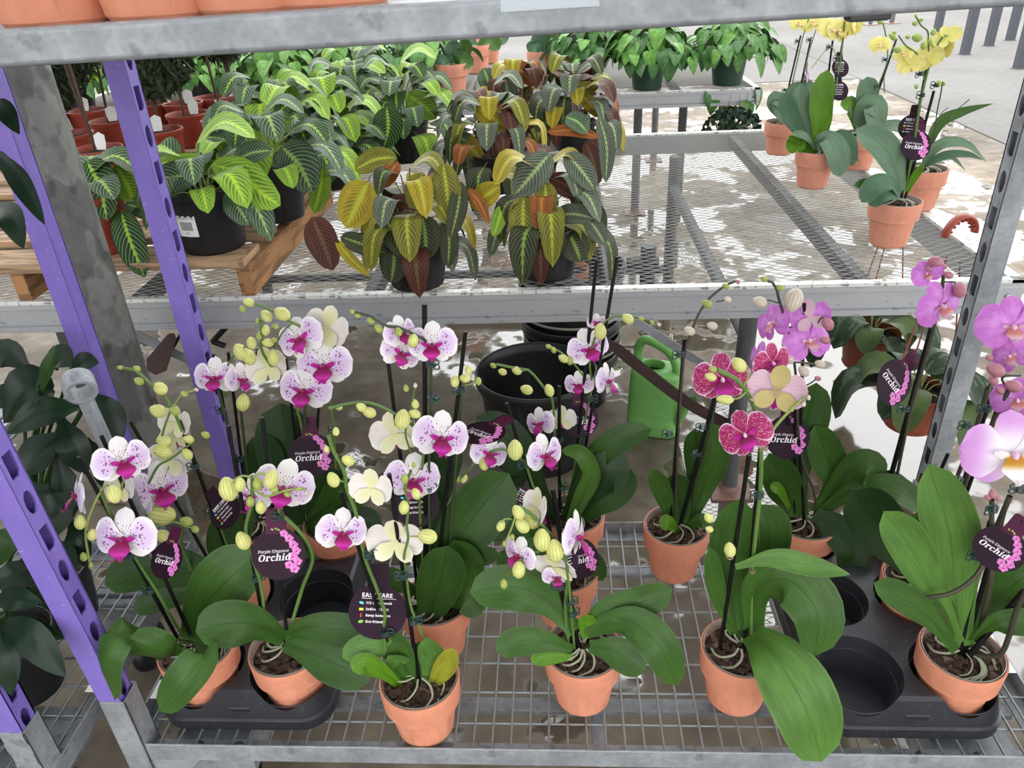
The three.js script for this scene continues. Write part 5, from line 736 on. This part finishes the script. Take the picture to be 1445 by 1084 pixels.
// ---------------------------------------------------------------- yellow orchids on the bench
const YG = 'yellow orchids on the bench', yo = o => { const p = atY(o.b[0], o.b[1], BY + .008); return orchid({ ...o, x: p.x, y: BY + .0075, z: p.z, type: 'yellow', bud: 'yellow', pale: 1, group: YG }); };
yo({ b: [1252, 343], label: 'yellow orchid in terracotta pot with a clear liner showing, tag on its stakes',
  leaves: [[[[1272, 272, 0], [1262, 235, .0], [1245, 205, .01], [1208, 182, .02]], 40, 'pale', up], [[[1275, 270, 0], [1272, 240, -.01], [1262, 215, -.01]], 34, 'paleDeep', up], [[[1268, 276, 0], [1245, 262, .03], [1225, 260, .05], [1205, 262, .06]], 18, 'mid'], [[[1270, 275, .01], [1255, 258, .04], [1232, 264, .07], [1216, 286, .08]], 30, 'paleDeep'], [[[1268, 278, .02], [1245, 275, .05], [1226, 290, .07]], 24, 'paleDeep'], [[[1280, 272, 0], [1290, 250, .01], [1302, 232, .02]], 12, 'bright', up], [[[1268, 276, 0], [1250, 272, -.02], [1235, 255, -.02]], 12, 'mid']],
  stakes: [[[1309, 88, -.03], [1271, 284, 0], .003], [[1318, 128, -.02], [1276, 284, 0], .0032]],
  stems: [[[[1278, 270, 0], [1290, 200, .0], [1300, 140, 0], [1308, 105, 0], [1315, 80, .0], [1322, 66, 0], [1330, 52, .0]], .0028], [[[1304, 112, 0], [1300, 85, 0], [1292, 74, .0], [1278, 64, 0], [1268, 50, 0]], .0018], [[[1312, 90, 0], [1310, 60, 0], [1309, 44, 0], [1300, 36, 0], [1292, 22, 0]], .002], [[[1318, 200, 0], [1322, 160, 0], [1328, 130, 0], [1330, 115, 0]], .0016, 'd']],
  flowers: [[1286, 92, .01, 34, 150, 0, 0], [1300, 84, .0, 36, 160, 0, 10], [1312, 84, .01, 38, 140, 0, -10], [1330, 72, .0, 36, 120, 10, 20], [1337, 54, .0, 36, 150, 10, -20], [1275, 76, .0, 26, -20, 0, 0], [1322, 62, -.01, 32, 170, 0, 0]],
  buds: [[1294, 53, .01, 14, 80], [1317, 45, .01, 9, 0], [1313, 59, .01, 8, 30], [1303, 64, .01, 10, 10], [1291, 33, .01, 8, 80], [1300, 28, .01, 6, 60], [1292, 22, .01, 5, 0], [1281, 52, .01, 7, 70], [1266, 70, .01, 11, 70], [1335, 50, .02, 6, 70], [1325, 117, 0, 9, 0], [1332, 118, 0, 6, 0], [1293, 122, 0, 7, 0]],
  clips: [[1302, 134, 0], [1299, 104, 0], [1322, 120, 0]], tags: [[1293, 205, .01, 42, 'f', 0, 6, -6], [1287, 180, -.02, 36, 'b', -16, 4, -10]] });
yo({ b: [1145, 262], label: 'yellow orchid in terracotta pot with a bright upright centre leaf and hanging tags',
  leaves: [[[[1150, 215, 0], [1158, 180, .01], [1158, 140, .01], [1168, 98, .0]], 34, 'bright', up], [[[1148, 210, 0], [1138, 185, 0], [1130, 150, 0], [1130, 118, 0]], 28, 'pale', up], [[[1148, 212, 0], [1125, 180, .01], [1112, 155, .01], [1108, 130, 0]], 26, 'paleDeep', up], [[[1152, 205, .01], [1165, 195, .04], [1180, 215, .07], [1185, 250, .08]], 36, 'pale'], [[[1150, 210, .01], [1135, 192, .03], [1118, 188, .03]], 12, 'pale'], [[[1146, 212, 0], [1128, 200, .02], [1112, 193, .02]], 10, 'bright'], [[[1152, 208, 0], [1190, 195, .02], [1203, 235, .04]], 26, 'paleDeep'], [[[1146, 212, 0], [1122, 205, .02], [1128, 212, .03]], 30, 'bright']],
  stakes: [[[1189, 60, -.02], [1160, 232, 0], .003], [[1176, 50, -.03], [1155, 215, -.01]]],
  stems: [[[[1160, 215, 0], [1178, 130, 0], [1188, 70, 0], [1192, 30, 0]], .0026], [[[1184, 90, 0], [1172, 66, 0], [1150, 90, 0], [1145, 96, 0]], .0014, 'y']],
  flowers: [[1174, 40, .0, 36, 10, 0, 0], [1183, 44, .0, 36, 20, 10, 0], [1196, 40, .0, 36, 150, 0, 0], [1207, 38, .0, 36, 60, 0, 10]],
  clips: [[1171, 66, 0], [1182, 82, 0]], tags: [[1186, 96, -.01, 26, 'b', 10, 0, 4], [1184, 128, .0, 28, 'b', 6, 0, 4]] });
yo({ b: [1208, 236], label: 'yellow orchid in terracotta pot with pale leaves folding down, at the bench side rail',
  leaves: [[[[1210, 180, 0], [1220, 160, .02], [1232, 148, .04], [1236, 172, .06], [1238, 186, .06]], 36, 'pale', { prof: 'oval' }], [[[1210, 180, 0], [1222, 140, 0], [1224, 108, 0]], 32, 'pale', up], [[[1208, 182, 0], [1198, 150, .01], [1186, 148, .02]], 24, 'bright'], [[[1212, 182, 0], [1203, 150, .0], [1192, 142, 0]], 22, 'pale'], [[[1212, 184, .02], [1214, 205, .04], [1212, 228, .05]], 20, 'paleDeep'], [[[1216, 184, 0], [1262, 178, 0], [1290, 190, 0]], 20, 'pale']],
  stakes: [[[1265, 55, -.02], [1232, 150, 0], .003], [[1232, 148, 0], [1216, 195, 0], .003]],
  stems: [[[[1220, 185, 0], [1240, 120, 0], [1252, 85, 0], [1250, 50, 0], [1244, 25, 0]], .0022], [[[1252, 78, 0], [1280, 74, 0]], .0012, 'y']],
  flowers: [[1242, 63, .01, 28, -15, 0, 0]],
  buds: [[1242, 30, 0, 9, 60], [1245, 24, 0, 7, 0], [1258, 50, .0, 8, 60], [1261, 53, 0, 9, 60], [1262, 46, 0, 6, 60]],
  clips: [[1250, 84, 0], [1238, 122, 0]], tags: [[1248, 118, -.01, 26, 'b', 60, 0, -20]] });
yo({ b: [1099, 216], label: 'yellow orchid in terracotta pot nearest the back edge of the bench',
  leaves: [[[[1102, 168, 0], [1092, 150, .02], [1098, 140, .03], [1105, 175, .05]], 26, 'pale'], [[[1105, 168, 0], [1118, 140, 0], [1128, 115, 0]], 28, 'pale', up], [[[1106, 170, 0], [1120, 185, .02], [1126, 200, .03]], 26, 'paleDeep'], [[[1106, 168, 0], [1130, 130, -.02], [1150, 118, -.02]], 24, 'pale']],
  stakes: [[[1130, 50, 0], [1110, 135, 0]], [[1145, 52, -.02], [1130, 120, -.01]]],
  stems: [[[[1108, 165, 0], [1122, 100, 0], [1135, 45, 0], [1142, 25, 0]], .0022], [[[1128, 150, 0], [1140, 80, 0], [1152, 40, 0]], .002]],
  flowers: [[1128, 33, .0, 28, 10, 0, 0], [1148, 32, .0, 32, -10, 0, 0]],
  clips: [[1126, 58, 0], [1143, 56, 0], [1108, 127, 0]], tags: [[1138, 105, 0, 24, 'f', 55, 0, -10]] });
yo({ b: [1293, 292], label: 'yellow orchid in terracotta pot on the bench side rail with long narrow arching leaves',
  leaves: [[[[1300, 235, 0], [1325, 205, .02], [1360, 202, .03], [1392, 228, .04]], 16, 'pale', { prof: 'lance' }], [[[1300, 238, 0], [1330, 220, .04], [1365, 218, .05], [1388, 226, .05]], 12, 'paleDeep', { prof: 'lance' }], [[[1300, 236, 0], [1325, 175, 0], [1358, 158, -.02], [1402, 146, -.03]], 16, 'mid', { prof: 'lance' }], [[[1302, 236, 0], [1340, 222, .0], [1362, 240, .02]], 8, 'pale', { prof: 'lance' }]],
  stems: [[[[1300, 238, 0], [1320, 195, 0], [1340, 165, 0], [1368, 140, 0]], .0016, 'd'], [[[1318, 180, 0], [1330, 158, 0], [1338, 152, 0]], .0012, 'd']] });
// ---------------------------------------------------------------- pots on the upper trolley shelf
[[82, .052, 'b'], [232, .052], [362, .05], [470, .05]].forEach(([px], i) => {
  const p = at(px, 10, -.085), t = thing('terracotta_pot', ['terracotta pot at the purple post on the upper shelf', 'second terracotta pot along the upper shelf from the post', 'third terracotta pot along the upper shelf from the post', 'fourth terracotta pot along the upper shelf from the post'][i], 'pot', [p.x, YU + .0322 - .012 + (p.x - 0) * .0155, -.085], 0, 'terracotta pots on the upper shelf');
  mesh('body', terraGeo, M.terra, t).scale.set(1.22, 1.22, 1.22); mesh('soil', new THREE.CircleGeometry(.073, 24).rotateX(-Math.PI / 2).translate(0, .13, 0), M.soil, t);
});
// ---------------------------------------------------------------- under the bench
{ // big empty nursery pot
  const c = at(756, 522, -1.27), r = 84 * depthOf(c) / F_PX, h = c.y;
  const t = thing('nursery_pot', 'large empty black nursery pot on the wet floor under the bench', 'pot', [c.x, 0, c.z]);
  mesh('body', lathe([[0, .006], [r * .78, .006], [r * .8, 0], [r * .82, .008], [r * .95, h * .88], [r * .955, h * .885], [r * 1.0, h * .9], [r * 1.03, h * .905], [r * 1.035, h * .985], [r * 1.02, h], [r * .985, h], [r * .97, h * .93], [r * .93, h * .9], [r * .79, .02], [0, .02]], 56), M.blackPot, t);
  mesh('rim_ring', new THREE.TorusGeometry(r * 1.0, .004, 8, 56).rotateX(Math.PI / 2).translate(0, h, 0), M.blackPot, t);
}
{ // nested black pots
  const c = at(806, 560, -1.62), r = 66 * depthOf(c) / F_PX;
  for (let i = 0; i < 6; i++) {
    const t = thing('nursery_pot', ['lowest black pot of the nested stack on the floor', 'second black pot up in the nested stack', 'third black pot up in the nested stack', 'fourth black pot up in the nested stack', 'fifth black pot up in the nested stack', 'topmost black pot of the nested stack, terracotta pot inside it'][i], 'pot', [c.x + .004 * (i % 2), i * .062, c.z], i, 'nested black pots under the bench');
    const hh = .2, R = r * (.97 + .012 * i);
    mesh('body', lathe([[0, .0], [R * .76, 0], [R * .93, hh * .82], [R * 1.0, hh * .84], [R * 1.01, hh * .98], [R * .985, hh], [R * .95, hh], [R * .93, hh * .86], [R * .75, .006], [0, .006]], 44), M.blackPot, t);
    mesh('rim_band', lathe([[R * 1.0, hh * .80], [R * 1.012, hh * .80], [R * 1.012, hh * .835], [R * 1.0, hh * .835]], 44), i % 2 ? std({ color: 0x9a958c, roughness: .4 }) : M.blackPot, t);
  }
  const q = thing('terracotta_pot', 'terracotta pot standing in the nested black pots under the bench', 'pot', [c.x - .03, 5 * .062 + .008, c.z]);
  mesh('body', terraGeo, M.terra, q).scale.set(1.4, 1.5, 1.4); mesh('soil', new THREE.CircleGeometry(.08, 20).rotateX(-Math.PI / 2).translate(0, .16, 0), M.soil, q);
}
{ // watering can
  const b = V(1.05, 0, -1.40), t = thing('watering_can', 'green plastic watering can standing on the wet floor under the bench', 'watering can', b, -.35);
  const H = .235, ringsN = 22, K = 40, pos = [], uv = [], idx = [];
  for (let i = 0; i <= ringsN; i++) { const v = i / ringsN, y = v * H; const taper = 1 - .1 * v, rib = (v > .12 && v < .85) ? .0022 * Math.abs(Math.sin(v * Math.PI * 6.5)) : 0, edge = v < .05 ? .9 + 2 * v : v > .95 ? 1 - (v - .95) * 2.4 : 1; for (let k = 0; k < K; k++) { const a = k / K * Math.PI * 2, e = .62, cx = Math.sign(Math.cos(a)) * Math.pow(Math.abs(Math.cos(a)), e), cz = Math.sign(Math.sin(a)) * Math.pow(Math.abs(Math.sin(a)), e); pos.push(cx * (.088 * taper * edge + rib), y, cz * (.064 * taper * edge + rib)); uv.push(k / K, v); } }
  for (let i = 0; i < ringsN; i++) for (let k = 0; k < K; k++) { const a = i * K + k, c = i * K + (k + 1) % K; idx.push(a, a + K, c, c, a + K, c + K); }
  const c0 = pos.length / 3; pos.push(0, 0, 0); uv.push(0, 0); for (let k = 0; k < K; k++) idx.push(c0, k, (k + 1) % K);
  // deck with a round filling hole
  const base = pos.length / 3, y = H; for (let k = 0; k < K; k++) { const a = k / K * Math.PI * 2; pos.push(Math.cos(a) * .036 - .012, y + .004, Math.sin(a) * .034); uv.push(k / K, 1); }
  const topR = ringsN * K; for (let k = 0; k < K; k++) { const n = (k + 1) % K; idx.push(topR + k, base + k, topR + n, topR + n, base + k, base + n); }
  const g = new THREE.BufferGeometry(); g.setAttribute('position', new THREE.Float32BufferAttribute(pos, 3)); g.setAttribute('uv', new THREE.Float32BufferAttribute(uv, 2)); g.setIndex(idx); g.computeVertexNormals(); mesh('body', g, M.can, t);
  mesh('filler_neck', lathe([[.034, -.02], [.036, .004], [.04, .008], [.041, .004], [.038, 0]], 32).scale(1, 1, .95).translate(-.012, H, 0), M.can, t);
  mesh('handle', tube([V(-.062, H - .01, -.02), V(-.066, H + .05, -.02), V(-.045, H + .085, -.01), V(.0, H + .082, 0), V(.045, H + .055, .005), V(.066, H + .01, .01), V(.068, H - .03, .012)], .0155, 40, 12), M.can, t);
  mesh('spout', tube([V(.07, .05, .03), V(.098, .1, .045), V(.115, .15, .055), V(.135, .175, .065)], .014, 20, 12), M.can, t);
}
{ // brown strap stretched in front of the can, tied to the bench leg
  const a = at(858, 482, -1.16), b = at(905, 520, -1.14), c = at(975, 572, -1.11), d = at(1040, 606, -1.095), t = mesh('webbing_strap', leafGeo([a, b, c, d].map(p => p.clone().sub(a)), .03, V(.1, .75, .65), { prof: 'lance', fold: 0, n: 20, m: 2, thick: .002 }), M.strap); t.position.copy(a); t.userData = { label: 'brown webbing strap pulled taut from the pot stack to the bench leg', category: 'strap' };
  const s = new THREE.CatmullRomCurve3([a, b, c, d]);
  const pos = [], idx = [], uv = []; for (let i = 0; i <= 16; i++) { const p = s.getPoint(i / 16).sub(a), w = i < 2 ? .008 + .008 * i : .02; pos.push(p.x - w * .45, p.y - w * .8, p.z - w * .2, p.x + w * .45, p.y + w * .8, p.z + w * .2, p.x + w * .45, p.y + w * .8, p.z + w * .2 - .002, p.x - w * .45, p.y - w * .8, p.z - w * .2 - .002); for (let k = 0; k < 4; k++) uv.push(k / 3, i / 16); if (i < 16) for (let k = 0; k < 4; k++) { const q = i * 4 + k, n = i * 4 + (k + 1) % 4; idx.push(q, n, q + 4, n, n + 4, q + 4); } }
  const g = new THREE.BufferGeometry(); g.setAttribute('position', new THREE.Float32BufferAttribute(pos, 3)); g.setAttribute('uv', new THREE.Float32BufferAttribute(uv, 2)); g.setIndex(idx); g.computeVertexNormals(); t.geometry = g;
}
// hanging begonia-like plants in rust brown pots
const beg = leafMat(tex(128, 128, (u, v) => { const s = Math.abs(u - .5) * 2, l = N2(u, v, 10, 4), band = sm(.25, .4, s + .1 * (l - .5)) * sm(.95, .8, s); return mix3(mix3([39, 54, 39], [54, 72, 49], l), [123, 135, 119], band * .45 * sm(.45, .6, l)); }), .55), begIn = leafMat(leafTex([75, 93, 51], [54, 72, 38], [110, 123, 86]), .55);
[[1226, 486, -1.50, 'striped-leaf plant in rust brown hanging pot under the bench, nearer the bench middle'], [1290, 568, -1.16, 'striped-leaf plant in rust brown hanging pot beside the grey post']].forEach(([px, py, z, label], i) => {
  const p = at(px, py, z), r = (i ? 44 : 39) * depthOf(p) / F_PX, h = r * 1.35, root = thing('hanging_plant', label, 'plant', [p.x, p.y - h * .6, z]);
  withPot(root, r, h, M.bronzePot); mesh('pot_saucer', lathe([[0, -.004], [r * .7, -.004], [r * .82, .008], [r * .8, .012], [0, .002]], 30), M.bronzePot, root);
  bushy(root, 13, { y0: h * .95, spread: r * .95, rise: .06, len: .15, wid: .1, mats: [beg, beg, beg, begIn], droop: .6, fold: .3 });
  const top = BY - .012 - root.position.y; for (const [dx, dz] of [[-1, .2], [1, .3], [.1, -1]]) mesh('hanger_wire', cyl(V(dx * r * .95, h * .95, dz * r * .95), V(dx * r * .25, top, dz * r * .25), .0022, .0022, 6), M.hanger, root);
});
{ // red half ring clipped on the bench side rail
  const t = thing('half_ring', 'red-brown plastic half ring standing on the bench side rail', 'ring', [1.836, BY + .006, -1.30], .35);
  mesh('arch', new THREE.TorusGeometry(.05, .008, 8, 24, Math.PI).scale(1, 1, 1.6), M.redPot, t);
  const tg = new THREE.BoxGeometry(.006, .006, .02); for (let k = 1; k < 9; k++) mesh('tooth', tg, M.redPot, t).position.set(Math.cos(k * Math.PI / 9) * .041, Math.sin(k * Math.PI / 9) * .041, 0);
}
// ---------------------------------------------------------------- peace lilies on the second trolley
const lily = (x, y, z, label, leaves, pot = M.blackPot) => { const t = thing('peace_lily', label, 'plant', [x, y, z], 0, 'dark peace lilies on the second trolley'); withPot(t, .075, .13, pot); const s = []; for (const l of leaves) { pxLeaf(t, z, [l[0], l[1] * .86, l[2] ?? LM.lily, { prof: 'pointed', fold: .25, N: l[3] ?? [.1, .7, .7], wave: .05 }]); const q = at(l[0][0][0], l[0][0][1], z + (l[0][0][2] ?? 0)).sub(t.position); s.push(tube([V(0, .1, 0), V(q.x * .4, .1 + (q.y - .1) * .6, q.z * .4), q], .003, 8, 6)); } mesh('stalks', G(s), LM.lilyBright, t); return t; };
lily(-.27, Y0 - .019, -.30, 'peace lily with a rolled young leaf beside the tow bar ring', [[[[75, 552], [45, 545, .03], [5, 598, .05]], 74], [[[58, 556, .03], [68, 522, .03], [80, 486, .02]], 26, LM.lilyBright], [[[118, 572, .02], [62, 582, .06], [8, 612, .08]], 52], [[[86, 592, .02], [105, 630, .05], [122, 670, .06]], 54], [[[90, 612, .03], [55, 640, .06], [32, 672, .08]], 62], [[[130, 556, -.02], [155, 585, 0], [172, 626, .02]], 50], [[[98, 530, -.02], [118, 512, -.02], [140, 512, -.02]], 34], [[[40, 520, -.05], [10, 500, -.05], [-30, 520, -.04]], 50], [[[70, 520, -.06], [85, 505, -.06], [105, 515, -.05]], 46], [[[60, 570, .0], [20, 560, -.02], [-20, 570, 0]], 50], [[[120, 620, 0], [150, 660, .02], [160, 700, .03]], 46], [[[80, 640, .02], [95, 690, .04], [90, 730, .05]], 50]]);
lily(-.245, Y0 - .019, -.13, 'peace lily low beside the purple front post with one light leaf', [[[[115, 695, 0], [80, 725, .03], [38, 765, .05]], 70], [[[40, 745, .04], [12, 765, .06], [-10, 802, .07]], 46, LM.lilyBright], [[[62, 798, .03], [25, 812, .05], [-15, 822, .06]], 48], [[[100, 735, 0], [112, 765, .02], [118, 800, .03]], 44], [[[60, 760, .02], [90, 790, .04], [70, 825, .06]], 50], [[[70, 690, 0], [30, 700, .02], [0, 720, .03]], 56], [[[40, 830, .03], [70, 845, .05], [90, 862, .05]], 30]]);
lily(-.30, Y0 - .019, -.03, 'peace lily with a leaf dangling over the second trolley shelf edge', [[[[0, 876, .02], [45, 900, .06], [94, 956, .08]], 56], [[[10, 868, .02], [50, 885, .04], [92, 902, .05]], 28], [[[0, 885, .03], [10, 930, .06], [16, 982, .08]], 46], [[[-10, 850, 0], [20, 845, .02], [60, 850, .03]], 40]]);
lily(-.36, .732, -.22, 'dark-leaved plant in rust red pot on the second trolley upper shelf', [[[[-20, 150, .05], [5, 155, .08], [28, 190, .1]], 34], [[[-15, 205, .05], [28, 255, .1], [64, 318, .14]], 34], [[[-15, 290, .08], [15, 305, .12], [34, 352, .15]], 44], [[[-20, 250, .02], [-5, 230, .04], [15, 240, .06]], 40]], M.redPot);
// ---------------------------------------------------------------- far posts out on the slab
[[1322, 46, .045, 0], [1361, 77, .045, 0], [1395, 65, .045, 0], [1425, 57, .045, 0], [1437, 97, .045, 0], [1258, 33, .03, 1], [1228, 35, .025, 1]].forEach(([px, py, r, foot], i) => {
  const p = atY(px, py, .004), t = thing('steel_post', ['dark far post beside the thin rusty-footed legs', 'dark post second along the far row from the thin legs', 'dark post third along the far row from the thin legs', 'dark post fourth along the far row from the thin legs', 'dark post standing nearer than the far row on the slab', 'thicker of two thin grey legs on rusty feet far out', 'thinner of two thin grey legs on rusty feet far out'][i], 'post', p, .2, foot ? 'thin far legs' : 'dark far posts');
  mesh('shaft', rbox(-r, 0, -r, r, 1.3, r, .006, 1), foot ? M.legDark : std({ color: 0x3c4046, roughness: .5 }), t); if (foot) mesh('foot_plate', rbox(-.1, 0, -.1, .1, .012, .1, .002, 1), M.rust, t); else mesh('base_plate', rbox(-.055, 0, -.055, .055, .008, .055, .002, 1), M.legDark, t);
});
renderer.render(scene, camera);
